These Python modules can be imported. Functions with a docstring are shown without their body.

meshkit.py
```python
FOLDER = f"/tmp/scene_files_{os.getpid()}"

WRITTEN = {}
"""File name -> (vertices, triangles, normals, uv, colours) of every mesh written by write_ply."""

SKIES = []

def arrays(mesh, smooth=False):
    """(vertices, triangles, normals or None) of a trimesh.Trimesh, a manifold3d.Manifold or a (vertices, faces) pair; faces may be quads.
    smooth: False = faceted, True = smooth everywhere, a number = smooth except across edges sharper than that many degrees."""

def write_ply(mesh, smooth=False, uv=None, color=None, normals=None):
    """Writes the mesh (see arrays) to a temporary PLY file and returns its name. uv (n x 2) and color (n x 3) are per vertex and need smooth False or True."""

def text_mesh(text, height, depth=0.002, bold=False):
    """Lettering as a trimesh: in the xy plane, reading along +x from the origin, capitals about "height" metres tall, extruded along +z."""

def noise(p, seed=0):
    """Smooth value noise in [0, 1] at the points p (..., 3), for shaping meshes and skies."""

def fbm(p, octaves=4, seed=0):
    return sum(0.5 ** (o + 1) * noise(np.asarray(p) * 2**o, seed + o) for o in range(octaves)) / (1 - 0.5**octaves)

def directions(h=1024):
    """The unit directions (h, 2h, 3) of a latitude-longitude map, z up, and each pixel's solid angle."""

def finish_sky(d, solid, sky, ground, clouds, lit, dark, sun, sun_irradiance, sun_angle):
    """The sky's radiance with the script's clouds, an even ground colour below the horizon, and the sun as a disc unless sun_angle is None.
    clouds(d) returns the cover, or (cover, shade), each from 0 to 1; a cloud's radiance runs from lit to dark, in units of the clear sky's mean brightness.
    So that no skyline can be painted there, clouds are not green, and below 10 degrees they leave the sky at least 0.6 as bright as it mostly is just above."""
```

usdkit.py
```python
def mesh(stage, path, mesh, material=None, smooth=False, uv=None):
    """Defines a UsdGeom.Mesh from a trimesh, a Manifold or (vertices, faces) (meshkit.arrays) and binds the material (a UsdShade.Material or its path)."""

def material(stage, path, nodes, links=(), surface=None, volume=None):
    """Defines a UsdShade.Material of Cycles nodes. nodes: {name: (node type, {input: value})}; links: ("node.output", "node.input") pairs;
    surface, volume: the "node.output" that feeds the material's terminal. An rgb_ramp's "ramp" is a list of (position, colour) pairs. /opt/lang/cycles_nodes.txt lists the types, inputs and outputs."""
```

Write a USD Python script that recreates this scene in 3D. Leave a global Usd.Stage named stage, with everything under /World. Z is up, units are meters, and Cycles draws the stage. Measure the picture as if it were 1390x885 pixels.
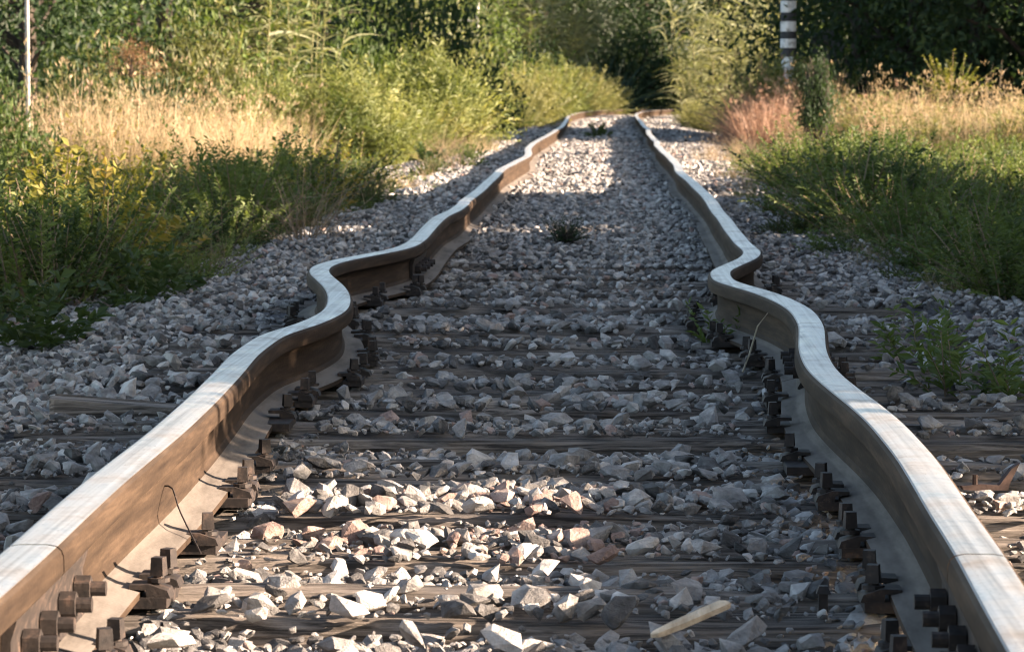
import math
import numpy as np
import trimesh
from scipy.interpolate import PchipInterpolator
from pxr import Usd, UsdGeom, UsdLux, UsdShade, Gf, Sdf, Vt
import usdkit
from meshkit import fbm, noise

stage = Usd.Stage.CreateInMemory()
UsdGeom.SetStageUpAxis(stage, UsdGeom.Tokens.z)
UsdGeom.SetStageMetersPerUnit(stage, 1.0)
UsdGeom.Xform.Define(stage, '/World')
UsdGeom.Scope.Define(stage, '/World/Looks')

# ------------------------------------------------------------------ camera, sky, sun, exposure
PW, PH, FPX = 1390.0, 885.0, 4200.0
HORIZON = 115.0
CAM = np.array([0.10, 0.0, 0.685])
YAW, PITCH = math.atan((823 - 695) / FPX), math.atan((PH / 2 - HORIZON) / FPX)     # to the right of the frame / below the horizon
fwd = np.array([-math.sin(YAW) * math.cos(PITCH), math.cos(YAW) * math.cos(PITCH), -math.sin(PITCH)])
rgt = np.array([math.cos(YAW), math.sin(YAW), 0.0])
upv = np.cross(rgt, fwd)
cam = UsdGeom.Camera.Define(stage, '/World/camera')
cam.CreateHorizontalApertureAttr(36.0)
cam.CreateVerticalApertureAttr(36.0 * 651 / 1024)
cam.CreateFocalLengthAttr(36.0 * FPX / PW)
cam.CreateFStopAttr(20.0)
cam.CreateFocusDistanceAttr(5.6)
cam.CreateClippingRangeAttr(Gf.Vec2f(0.1, 5000))
M4 = Gf.Matrix4d(*rgt, 0, *upv, 0, *(-fwd), 0, *CAM, 1)
cam.AddTransformOp().Set(M4)
cam.CreateExposureAttr(2.75)

SUN_AZ = math.atan2(1.0, -0.14)          # clockwise from +y, as sky_texture's rotation
SUN_EL = math.radians(17.0)
sun_dir = np.array([math.sin(SUN_AZ) * math.cos(SUN_EL), math.cos(SUN_AZ) * math.cos(SUN_EL), math.sin(SUN_EL)])
sun = UsdLux.DistantLight.Define(stage, '/World/sun')
sun.CreateIntensityAttr(1.25)
sun.CreateAngleAttr(0.5)
sun.CreateNormalizeAttr(True)
sun.CreateColorAttr(Gf.Vec3f(1.0, 0.78, 0.60))
zx = sun_dir
xx = np.cross([0, 0, 1.0], zx); xx /= np.linalg.norm(xx)
yx = np.cross(zx, xx)
sun.AddTransformOp().Set(Gf.Matrix4d(*xx, 0, *yx, 0, *zx, 0, 0, 0, 30, 1))
sky = UsdLux.DomeLight.Define(stage, '/World/sky')
sky.GetPrim().SetCustomDataByKey('kind', 'structure')
skymat = usdkit.material(stage, '/World/Looks/sky_look', {
    's': ('sky_texture', {'sky_type': 'single_scattering', 'sun_disc': False, 'aerosol_density': 2.3, 'ozone_density': 0.3, 'sun_elevation': SUN_EL, 'sun_rotation': SUN_AZ}),
    'b': ('background_shader', {'strength': 0.05})}, [('s.color', 'b.color')], surface='b.background')
UsdShade.MaterialBindingAPI.Apply(sky.GetPrim()).Bind(skymat)


def ray(px, py):
    d = rgt * (px - PW / 2) / FPX + upv * (PH / 2 - py) / FPX + fwd
    return d


def at_z(px, py, z):
    d = ray(px, py)
    return CAM + d * (z - CAM[2]) / d[2]


def at_y(px, py, Y):
    d = ray(px, py)
    return CAM + d * Y / d[1]


def project(p):
    p = np.atleast_2d(p) - CAM
    z = p @ fwd
    return PW / 2 + FPX * (p @ rgt) / z, PH / 2 - FPX * (p @ upv) / z


# ------------------------------------------------------------------ helpers
rng = np.random.default_rng(11)
used = {}


def numbered(parent, name):
    key = parent + '/' + name
    n = used.get(key, 0)
    used[key] = n + 1
    return key if n == 0 else f'{key}_{n:03d}'


def tag(prim, label=None, cat=None, group=None, kind=None):
    p = prim.GetPrim() if hasattr(prim, 'GetPrim') else prim
    for k, v in (('label', label), ('category', cat), ('group', group), ('kind', kind)):
        if v:
            p.SetCustomDataByKey(k, v)
    return p


def xf(name, loc=(0, 0, 0), rz=0.0, sc=1.0, parent='/World', tilt=0.0):
    x = UsdGeom.Xform.Define(stage, numbered(parent, name))
    x.AddTranslateOp().Set(Gf.Vec3d(*map(float, loc)))
    if rz: x.AddRotateZOp().Set(math.degrees(rz))
    if tilt: x.AddRotateXOp().Set(math.degrees(tilt))
    if np.ndim(sc) or sc != 1.0:
        x.AddScaleOp().Set(Gf.Vec3f(*(np.ones(3) * sc).astype(float).tolist()))
    return x.GetPrim()


def put(name, mesh, mat, parent='/World', smooth=False, loc=None):
    parent = str(parent.GetPath()) if hasattr(parent, 'GetPath') else parent
    m = usdkit.mesh(stage, numbered(parent, name), mesh, MAT[mat] if isinstance(mat, str) else mat, smooth)
    if loc is not None:
        m.AddTranslateOp().Set(Gf.Vec3d(*map(float, loc)))
    return m.GetPrim()


def join(parts):
    vs, fs, n = [], [], 0
    for v, f in parts:
        vs.append(np.asarray(v, float)); fs.append(np.asarray(f, int) + n); n += len(v)
    return np.vstack(vs), np.vstack(fs)


def tm(m): return np.array(m.vertices), np.array(m.faces)


def tube(path, rad, sides=6, cap=True):
    path = np.asarray(path, float); rad = np.broadcast_to(rad, len(path))
    t = np.gradient(path, axis=0); t /= np.linalg.norm(t, axis=1, keepdims=True) + 1e-12
    a = np.cross(t, [0.31, 0.17, 0.93] if abs(t[0][2]) < 0.9 else [1.0, 0.1, 0]); a /= np.linalg.norm(a, axis=1, keepdims=True) + 1e-12
    b = np.cross(t, a)
    th = np.arange(sides) * 2 * np.pi / sides
    v = (path[:, None] + rad[:, None, None] * (np.cos(th)[None, :, None] * a[:, None] + np.sin(th)[None, :, None] * b[:, None])).reshape(-1, 3)
    f = []
    for i in range(len(path) - 1):
        for k in range(sides):
            p, q = i * sides + k, i * sides + (k + 1) % sides
            f += [[p, q, q + sides], [p, q + sides, p + sides]]
    if cap:
        n = len(v); v = np.vstack([v, path[0], path[-1]])
        e = (len(path) - 1) * sides
        for k in range(sides):
            f += [[(k + 1) % sides, k, n], [e + k, e + (k + 1) % sides, n + 1]]
    return v, np.array(f)


def sweep(profile, frames):
    """profile (k,2) closed; frames: list of (origin, side, up)."""
    k = len(profile)
    v = np.vstack([o + profile[:, :1] * s + profile[:, 1:] * u for o, s, u in frames])
    f = []
    for i in range(len(frames) - 1):
        for j in range(k):
            p, q = i * k + j, i * k + (j + 1) % k
            f += [[p, p + k, q + k], [p, q + k, q]]
    import mapbox_earcut
    tri = mapbox_earcut.triangulate_float64(np.asarray(profile, float), np.array([k], np.uint32)).reshape(-1, 3)
    e = (len(frames) - 1) * k
    f = np.vstack([f, tri, tri[:, ::-1] + e])
    m = trimesh.Trimesh(v, f, process=False)
    m.fix_normals()
    return m


# ------------------------------------------------------------------ materials
MAT = {}


def mat(name, nodes, links, surface): MAT[name] = usdkit.material(stage, '/World/Looks/' + name, nodes, links, surface=surface)


def leaf_mat(name, cols, trans=0.4, rough=0.55, tint=(1.25, 1.25, 0.7), patch=1.1):
    """each leaf a tone of its own, and the growth drifts from patch to patch"""
    stops = [(i / (len(cols) - 1), c) for i, c in enumerate(cols)]
    tstops = [(p, tuple(min(0.6, a * b) for a, b in zip(c, tint))) for p, c in stops]
    mat(name, {'g': ('geometry', {}), 'n': ('noise_texture', {'scale': patch, 'detail': 3.0, 'roughness': 0.6}), 'k': ('map_range', {'from_min': 0.33, 'from_max': 0.67, 'clamp': True}), 'f': ('mix_float', {'fac': 0.5}),
               'r': ('rgb_ramp', {'ramp': stops}), 'rt': ('rgb_ramp', {'ramp': tstops}),
               'p': ('principled_bsdf', {'roughness': rough, 'specular_ior_level': 0.3}), 't': ('translucent_bsdf', {}), 'm': ('mix_closure', {'fac': trans})},
        [('g.position', 'n.vector'), ('n.fac', 'k.value'), ('g.random_per_island', 'f.a'), ('k.result', 'f.b'), ('f.result', 'r.fac'), ('f.result', 'rt.fac'),
         ('r.color', 'p.base_color'), ('rt.color', 't.color'), ('p.BSDF', 'm.closure1'), ('t.BSDF', 'm.closure2')], 'm.closure')


def noise_mat(name, cols, scale, rough=0.85, stretch=(1, 1, 1), bump=0.0, bscale=None, detail=5.0, island=None, coord='geometry', spec=0.3, bdist=0.01):
    """colour from noise (times a tone per piece), with fine relief"""
    nodes = {'g': ('geometry', {}), 'tc': ('texture_coordinate', {}), 'mp': ('mapping', {'scale': stretch}), 'n': ('noise_texture', {'scale': scale, 'detail': detail, 'roughness': 0.65}),
             'r': ('rgb_ramp', {'ramp': cols}), 'p': ('principled_bsdf', {'roughness': rough, 'specular_ior_level': spec})}
    links = [(('g.position' if coord == 'geometry' else 'tc.object'), 'mp.vector'), ('mp.vector', 'n.vector'), ('n.fac', 'r.fac')]
    col = 'r.color'
    if island:
        nodes['ri'] = ('rgb_ramp', {'ramp': island}); nodes['mu'] = ('mix', {'mix_type': 'multiply', 'fac': 1.0})
        links += [('g.random_per_island', 'ri.fac'), ('r.color', 'mu.color1'), ('ri.color', 'mu.color2')]
        col = 'mu.color'
    links.append((col, 'p.base_color'))
    if bump:
        nodes['n2'] = ('noise_texture', {'scale': bscale or scale * 2, 'detail': 5.0, 'roughness': 0.7})
        nodes['b'] = ('bump', {'strength': bump, 'distance': bdist})
        links += [('mp.vector', 'n2.vector'), ('n2.fac', 'b.height'), ('b.normal', 'p.normal')]
    mat(name, nodes, links, 'p.BSDF')


G = lambda v, t=0.0: (v * (1 + t), v, v * (1 - t))
noise_mat('stone_grey', [(0.25, (0.10, 0.095, 0.09)), (0.5, (0.26, 0.247, 0.236)), (0.75, (0.48, 0.46, 0.435))], 26, bump=1.0, bscale=130, bdist=0.009)
noise_mat('stone_pale', [(0.25, (0.26, 0.243, 0.225)), (0.5, (0.44, 0.415, 0.39)), (0.75, (0.62, 0.59, 0.56))], 24, bump=1.0, bscale=120, bdist=0.009)
noise_mat('stone_dark', [(0.25, (0.04, 0.038, 0.037)), (0.5, (0.10, 0.095, 0.092)), (0.75, (0.23, 0.22, 0.21))], 28, bump=1.0, bscale=130, bdist=0.009)
noise_mat('stone_rust', [(0.25, (0.16, 0.10, 0.085)), (0.5, (0.29, 0.21, 0.18)), (0.75, (0.45, 0.36, 0.31))], 26, bump=1.0, bscale=130, bdist=0.009)
noise_mat('bed_gravel', [(0.3, (0.04, 0.04, 0.042)), (0.5, (0.11, 0.105, 0.11)), (0.7, (0.22, 0.21, 0.21))], 45, bump=1.0, bscale=60, bdist=0.02)
noise_mat('soil', [(0.3, (0.055, 0.045, 0.03)), (0.5, (0.11, 0.095, 0.06)), (0.7, (0.19, 0.16, 0.10))], 3.0, bump=0.8, bscale=25, bdist=0.03)
noise_mat('bark_dark', [(0.3, (0.016, 0.012, 0.009)), (0.6, (0.042, 0.032, 0.025)), (0.8, (0.10, 0.08, 0.062))], 9, stretch=(1, 1, 0.25), bump=1.0, bscale=20, bdist=0.02)
noise_mat('bark_pale', [(0.3, (0.16, 0.13, 0.09)), (0.7, (0.36, 0.31, 0.23))], 12, stretch=(1, 1, 0.2), bump=0.5)
noise_mat('cane_olive', [(0.3, (0.10, 0.10, 0.045)), (0.7, (0.22, 0.20, 0.10))], 12)
noise_mat('twig_brown', [(0.3, (0.10, 0.07, 0.045)), (0.7, (0.24, 0.18, 0.12))], 30)
noise_mat('fresh_wood', [(0.3, (0.30, 0.22, 0.14)), (0.7, (0.60, 0.50, 0.37))], 60, stretch=(1, 0.1, 1), bump=0.4)
noise_mat('rust_scrap', [(0.3, (0.04, 0.026, 0.022)), (0.55, (0.08, 0.05, 0.04)), (0.8, (0.15, 0.09, 0.07))], 30, bump=0.5, bscale=120, bdist=0.003, rough=0.75)
noise_mat('iron_dark', [(0.3, (0.012, 0.010, 0.0095)), (0.55, (0.030, 0.023, 0.020)), (0.75, (0.10, 0.066, 0.05))], 55, bump=0.4, bscale=150, bdist=0.002, rough=0.65)
noise_mat('paint_white', [(0.33, (0.30, 0.29, 0.27)), (0.45, (0.62, 0.62, 0.63)), (0.6, (0.74, 0.74, 0.74))], 9, rough=0.6)
noise_mat('paint_black', [(0.3, (0.015, 0.016, 0.022)), (0.7, (0.05, 0.05, 0.055))], 6, rough=0.6)
noise_mat('galvanised', [(0.35, (0.13, 0.12, 0.11)), (0.6, (0.32, 0.31, 0.29))], 14, rough=0.5, spec=0.5)
noise_mat('grey_sheet', [(0.3, (0.10, 0.10, 0.105)), (0.7, (0.17, 0.17, 0.175))], 6, rough=0.7)

# weathered sleeper timber: long grain, dark cracks, a tone of its own per sleeper
mat('timber', {'tc': ('texture_coordinate', {}), 'g': ('geometry', {}), 'mp': ('mapping', {'scale': (1.6, 24, 24)}), 'mp2': ('mapping', {'scale': (3, 3, 3)}),
    'n': ('noise_texture', {'scale': 2.2, 'detail': 6, 'roughness': 0.75, 'distortion': 1.1}), 'n2': ('noise_texture', {'scale': 1.6, 'detail': 4}),
    'r': ('rgb_ramp', {'ramp': [(0.3, (0.012, 0.011, 0.010)), (0.43, (0.06, 0.055, 0.05)), (0.54, (0.20, 0.183, 0.168)), (0.78, (0.44, 0.41, 0.38))]}),
    'r2': ('rgb_ramp', {'ramp': [(0.3, (0.55, 0.52, 0.5)), (0.7, (1.15, 1.05, 0.95))]}), 'mu': ('mix', {'mix_type': 'multiply', 'fac': 1.0}),
    'b': ('bump', {'strength': 0.9, 'distance': 0.008}), 'p': ('principled_bsdf', {'roughness': 0.85, 'specular_ior_level': 0.25})},
    [('g.position', 'mp.vector'), ('g.position', 'mp2.vector'), ('mp.vector', 'n.vector'), ('mp2.vector', 'n2.vector'), ('n.fac', 'r.fac'), ('n2.fac', 'r2.fac'), ('r.color', 'mu.color1'), ('r2.color', 'mu.color2'),
     ('mu.color', 'p.base_color'), ('n.fac', 'b.height'), ('b.normal', 'p.normal')], 'p.BSDF')

# rail steel: worn bright on the running surface, brown mill rust below; the running surface is where the face looks up at railhead height
mat('rail_steel', {'g': ('geometry', {}), 'sp': ('separate_xyz', {}), 'sn': ('separate_xyz', {}),
    'z1': ('map_range', {'range_type': 'smoothstep', 'from_min': 0.118, 'from_max': 0.13, 'clamp': True}), 'n1': ('map_range', {'range_type': 'smoothstep', 'from_min': 0.88, 'from_max': 0.98, 'clamp': True}), 'm': ('math', {'math_type': 'multiply'}),
    'mp': ('mapping', {'scale': (60, 1.2, 20)}), 'ns': ('noise_texture', {'scale': 1.0, 'detail': 4, 'roughness': 0.6}), 'mp2': ('mapping', {'scale': (14, 3.0, 45)}),
    'nr': ('noise_texture', {'scale': 1.0, 'detail': 6, 'roughness': 0.7}), 'nf': ('noise_texture', {'scale': 140, 'detail': 3}),
    'rr': ('rgb_ramp', {'ramp': [(0.3, (0.018, 0.012, 0.0085)), (0.5, (0.036, 0.024, 0.016)), (0.72, (0.075, 0.050, 0.033))]}),
    'rs': ('rgb_ramp', {'ramp': [(0.25, (0.16, 0.14, 0.12)), (0.5, (0.30, 0.28, 0.26)), (0.75, (0.46, 0.45, 0.43))]}),
    'rg': ('rgb_ramp', {'ramp': [(0.3, (0.30, 0.30, 0.30)), (0.7, (0.55, 0.55, 0.55))]}),
    'dn': ('map_range', {'range_type': 'smoothstep', 'from_min': 0.7, 'from_max': 0.97, 'to_max': 1.0, 'clamp': True}), 'dk': ('map_range', {'from_min': 0.36, 'from_max': 0.6, 'to_min': 0.4, 'to_max': 0.8, 'clamp': True}), 'df': ('math', {'math_type': 'multiply'}), 'dm': ('mix', {'color2': (0.19, 0.17, 0.15)}),
    'br': ('bump', {'strength': 0.35, 'distance': 0.002}), 'bs': ('bump', {'strength': 0.06, 'distance': 0.002}),
    'pr': ('principled_bsdf', {'roughness': 0.8, 'specular_ior_level': 0.12}), 'ps': ('principled_bsdf', {'metallic': 0.35}), 'mx': ('mix_closure', {})},
    [('g.position', 'sp.vector'), ('g.normal', 'sn.vector'), ('sp.z', 'z1.value'), ('sn.z', 'n1.value'), ('z1.result', 'm.value1'), ('n1.result', 'm.value2'), ('m.value', 'mx.fac'),
     ('g.position', 'mp.vector'), ('mp.vector', 'ns.vector'), ('g.position', 'mp2.vector'), ('mp2.vector', 'nr.vector'), ('g.position', 'nf.vector'), ('nr.fac', 'rr.fac'), ('sn.z', 'dn.value'), ('dn.result', 'df.value1'), ('nr.fac', 'dk.value'), ('dk.result', 'df.value2'), ('df.value', 'dm.fac'), ('rr.color', 'dm.color1'), ('dm.color', 'pr.base_color'), ('nf.fac', 'br.height'), ('br.normal', 'pr.normal'),
     ('ns.fac', 'rs.fac'), ('rs.color', 'ps.base_color'), ('ns.fac', 'rg.fac'), ('rg.color', 'ps.roughness'), ('ns.fac', 'bs.height'), ('bs.normal', 'ps.normal'), ('pr.BSDF', 'mx.closure1'), ('ps.BSDF', 'mx.closure2')], 'mx.closure')

# polished band where the wheels run: long fine scratches, rust freckles and dull spots
mat('worn_steel', {'g': ('geometry', {}), 'mp': ('mapping', {'scale': (95, 1.0, 20)}), 'ns': ('noise_texture', {'scale': 1.0, 'detail': 5, 'roughness': 0.65}), 'nb': ('noise_texture', {'scale': 7, 'detail': 5, 'roughness': 0.7}), 'nf': ('noise_texture', {'scale': 160, 'detail': 2}),
    'rs': ('rgb_ramp', {'ramp': [(0.25, (0.36, 0.35, 0.33)), (0.48, (0.64, 0.625, 0.60)), (0.75, (0.85, 0.84, 0.82))]}), 'rb': ('rgb_ramp', {'ramp': [(0.3, (0.62, 0.56, 0.50)), (0.5, (0.95, 0.94, 0.92)), (0.7, (1.05, 1.05, 1.05))]}),
    'mu': ('mix', {'mix_type': 'multiply', 'fac': 1.0}), 'fr': ('rgb_ramp', {'ramp': [(0.66, (0, 0, 0)), (0.74, (0.6, 0.6, 0.6))]}), 'mf': ('mix', {'color2': (0.13, 0.085, 0.055)}),
    'rg': ('rgb_ramp', {'ramp': [(0.3, (0.52, 0.52, 0.52)), (0.7, (0.26, 0.26, 0.26))]}), 'b': ('bump', {'strength': 0.15, 'distance': 0.002}), 'p': ('principled_bsdf', {'metallic': 0.85})},
    [('g.position', 'mp.vector'), ('mp.vector', 'ns.vector'), ('g.position', 'nb.vector'), ('g.position', 'nf.vector'), ('ns.fac', 'rs.fac'), ('nb.fac', 'rb.fac'), ('rs.color', 'mu.color1'), ('rb.color', 'mu.color2'), ('nf.fac', 'fr.fac'), ('fr.color', 'mf.fac'),
     ('mu.color', 'mf.color1'), ('mf.color', 'p.base_color'), ('nb.fac', 'rg.fac'), ('rg.color', 'p.roughness'), ('ns.fac', 'b.height'), ('b.normal', 'p.normal')], 'p.BSDF')

leaf_mat('leaf_low_dark', [(0.030, 0.052, 0.018), (0.07, 0.095, 0.028), (0.15, 0.15, 0.045)])
leaf_mat('leaf_low_green', [(0.055, 0.09, 0.026), (0.15, 0.185, 0.055), (0.29, 0.28, 0.11)])
leaf_mat('leaf_yellow', [(0.10, 0.13, 0.025), (0.20, 0.18, 0.035), (0.30, 0.17, 0.04), (0.12, 0.14, 0.03)])
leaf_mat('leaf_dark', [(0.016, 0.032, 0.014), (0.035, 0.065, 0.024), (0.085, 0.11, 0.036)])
leaf_mat('leaf_olive', [(0.045, 0.06, 0.022), (0.13, 0.135, 0.05), (0.30, 0.27, 0.14)])
leaf_mat('leaf_blue', [(0.018, 0.040, 0.032), (0.035, 0.065, 0.048), (0.06, 0.085, 0.06)], trans=0.25)
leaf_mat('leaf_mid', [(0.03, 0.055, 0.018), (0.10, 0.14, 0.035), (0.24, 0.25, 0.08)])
leaf_mat('leaf_brown', [(0.10, 0.065, 0.035), (0.20, 0.12, 0.06), (0.34, 0.19, 0.10)], tint=(1.1, 0.9, 0.7))
leaf_mat('grass_green', [(0.075, 0.105, 0.03), (0.18, 0.20, 0.07), (0.34, 0.31, 0.14), (0.44, 0.37, 0.21)])
leaf_mat('grass_gold', [(0.10, 0.115, 0.045), (0.23, 0.22, 0.095), (0.42, 0.35, 0.20)])
leaf_mat('grass_tan', [(0.24, 0.19, 0.11), (0.48, 0.385, 0.245), (0.66, 0.55, 0.38)], tint=(1.1, 1.0, 0.8))
leaf_mat('grass_pink', [(0.28, 0.165, 0.115), (0.48, 0.33, 0.24), (0.62, 0.47, 0.35)], tint=(1.1, 0.95, 0.8))
leaf_mat('reed_leaf', [(0.09, 0.11, 0.05), (0.19, 0.20, 0.10), (0.33, 0.32, 0.19), (0.48, 0.46, 0.33)])
leaf_mat('reed_dark', [(0.05, 0.08, 0.03), (0.10, 0.13, 0.05), (0.28, 0.30, 0.17)])

# ------------------------------------------------------------------ the two rails' course (traced, then laid out on the ground)
RT = 0.155                                        # railhead height over the sleepers
LEFT_TRACE = [(43, 740), (88, 700), (148, 650), (213, 600), (268, 550), (308, 506), (340, 470), (369, 450), (406, 440), (432, 431), (455, 420), (460.5, 408), (455, 393), (442, 381), (433, 371), (437, 362), (456, 354),
              (484, 347), (510, 341.5), (536, 336), (556, 330), (569, 322), (583, 309), (598, 296), (619, 283), (641, 265), (680, 231), (697, 222), (713, 213), (719, 199), (735, 188), (752, 179), (764, 170)]
RIGHT_TRACE = [(1378, 835), (1354, 796), (1324, 746), (1293, 702), (1268, 662), (1237, 615), (1206, 577), (1177, 549), (1140, 519), (1114, 495), (1103, 473), (1102, 455), (1100, 440), (1090, 426), (1069, 413), (1036, 399), (1002, 388),
               (981, 379), (977, 367), (995, 356), (1017, 346), (1021, 339), (1008, 330), (995, 316), (980, 292), (957, 265), (928, 235), (905, 210), (890, 193), (878, 175)]


def drop(y): return 0.1 * np.maximum(0, (np.asarray(y, float) - 60) / 20) ** 1.5


def course(trace, x52):
    w = np.array([at_z(px, py, RT) for px, py in trace])
    y, x = w[:, 1], w[:, 0]
    k = np.argsort(y); y, x = y[k], x[k]
    s = (x[3] - x[0]) / (y[3] - y[0])
    far = np.arange(52.0, 92.0, 4.0)
    y = np.concatenate([[1.0, 2.2], y, far]); x = np.concatenate([[x[0] + s * (1.0 - y[2]), x[0] + s * (2.2 - y[2])], x, x52 + (far - 52) ** 2 / 348])
    keep = np.concatenate([[True], np.diff(y) > 0.02])
    f = PchipInterpolator(y[keep], x[keep])
    grid = np.concatenate([np.arange(1.0, 16, 0.02), np.arange(16, 88, 0.25)])
    v = f(grid)
    n = 750
    kern = np.exp(-0.5 * (np.arange(-14, 15) / 5.0) ** 2); kern /= kern.sum()
    near = np.convolve(np.pad(v[:n], 14, mode='reflect', reflect_type='odd'), kern, 'valid')
    v = np.concatenate([near, v[n:]])
    return lambda q: np.interp(q, grid, v)


xl0, xr0 = course(LEFT_TRACE, -0.53), course(RIGHT_TRACE, 0.60)


def wobble(y, a, b):
    """small uneven jogs left and right beyond the big kinks"""
    y = np.asarray(y, float)
    return np.clip((y - 13) / 3, 0, 1) * np.clip((48 - y) / 8, 0, 1) * (0.010 * np.sin(y * 0.83 + a) + 0.006 * np.sin(y * 1.9 + b) * np.sin(y * 0.31 + a))


xl = lambda y: xl0(y) + wobble(y, 0.3, 1.0) * 0.6
xr = lambda y: xr0(y) + wobble(y, 2.1, 0.2)

# ------------------------------------------------------------------ ground and ballast
def bed_height(x, y):
    """top of the ballast stones"""
    x, y = np.asarray(x, float), np.asarray(y, float)
    crib = np.interp(y, [3, 5.2, 6.2, 10.5, 13.5, 60], [-0.012, -0.014, -0.024, -0.020, 0.018, 0.022])
    c = (y > 52) * (y - 52) ** 2 / 348
    ax = np.abs(x - c)
    out = np.interp(y, [3, 7, 10, 60], [-0.02, -0.01, 0.015, 0.01])
    out = out - 0.03 * ((x > 0.5) & (y < 9.6)) * np.clip((1.35 - x) / 0.2, 0, 1)
    h = np.where(ax < 0.55, crib, out)
    h = h - np.clip(ax - 1.15, 0, 1.2) * 0.16
    p = np.stack([x * 1.7, y * 1.7, 0 * x], -1)
    return h + (noise(p, 3) - 0.5) * 0.035 - drop(y)


def ground_height(x, y):
    x, y = np.asarray(x, float), np.asarray(y, float)
    p = np.stack([x * 0.35, y * 0.35, 0 * x], -1)
    return -0.19 - drop(np.minimum(y, 85)) + (fbm(p, 3, 5) - 0.5) * 0.16 * np.clip((np.abs(x) - 1.6) / 2, 0, 1)


def grid_mesh(xs, ys, fn):
    X, Y = np.meshgrid(xs, ys)
    v = np.stack([X, Y, fn(X, Y)], -1).reshape(-1, 3)
    n, m = len(xs), len(ys)
    i = (np.arange(m - 1)[:, None] * n + np.arange(n - 1)).ravel()
    return v, np.vstack([np.stack([i, i + 1, i + n + 1], 1), np.stack([i, i + n + 1, i + n], 1)])


gx = np.concatenate([[-600, -150, -60], np.arange(-30, 30.1, 0.75), [60, 150, 600]])
gy = np.concatenate([[-300, -60], np.arange(-12, 110, 0.9), [150, 300, 900]])
tag(put('ground', grid_mesh(gx, gy, ground_height), 'soil', smooth=True), kind='structure')

bed = xf('ballast_bed'); tag(bed, kind='structure')
bx_ = np.arange(-2.45, 2.46, 0.07)
by_ = np.concatenate([np.arange(0.5, 20, 0.09), np.arange(20, 90, 0.5)])
X, Y = np.meshgrid(bx_, by_)
CX = np.where(Y > 52, (Y - 52) ** 2 / 348, 0)
V = np.stack([X + CX, Y, bed_height(X + CX, Y) - 0.03], -1)
n, m = len(bx_), len(by_)
i = (np.arange(m - 1)[:, None] * n + np.arange(n - 1)).ravel()
put('bed_surface', (V.reshape(-1, 3), np.vstack([np.stack([i, i + 1, i + n + 1], 1), np.stack([i, i + n + 1, i + n], 1)])), 'bed_gravel', bed, smooth=True)

SLEEPERS = [2.55, 3.02, 3.47, 3.93, 4.43, 4.90, 5.40, 5.97, 6.46, 6.95, 7.42, 7.93, 8.40, 8.90, 9.42, 9.93, 10.4, 10.95, 11.5, 12.1, 12.8]     # y of each front edge
SW = 0.215
s_skew = rng.normal(0, 0.012, len(SLEEPERS)); s_dx = rng.normal(0, 0.04, len(SLEEPERS)); s_len = rng.normal(2.05, 0.03, len(SLEEPERS)); s_z = rng.normal(0, 0.007, len(SLEEPERS)) - np.clip((np.array(SLEEPERS) - 10.5) * 0.006, 0, 0.02)


def crushed(seed, n=15):
    r = np.random.default_rng(seed)
    p = r.normal(size=(n, 3)); p /= np.linalg.norm(p, axis=1, keepdims=True)
    p = np.sign(p) * np.abs(p) ** 0.8
    p *= r.uniform(0.62, 1.15, (n, 1)) * np.array([1.0, r.uniform(0.5, 0.95), r.uniform(0.28, 0.66)])
    h = trimesh.convex.convex_hull(p)
    return tm(h)


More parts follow.
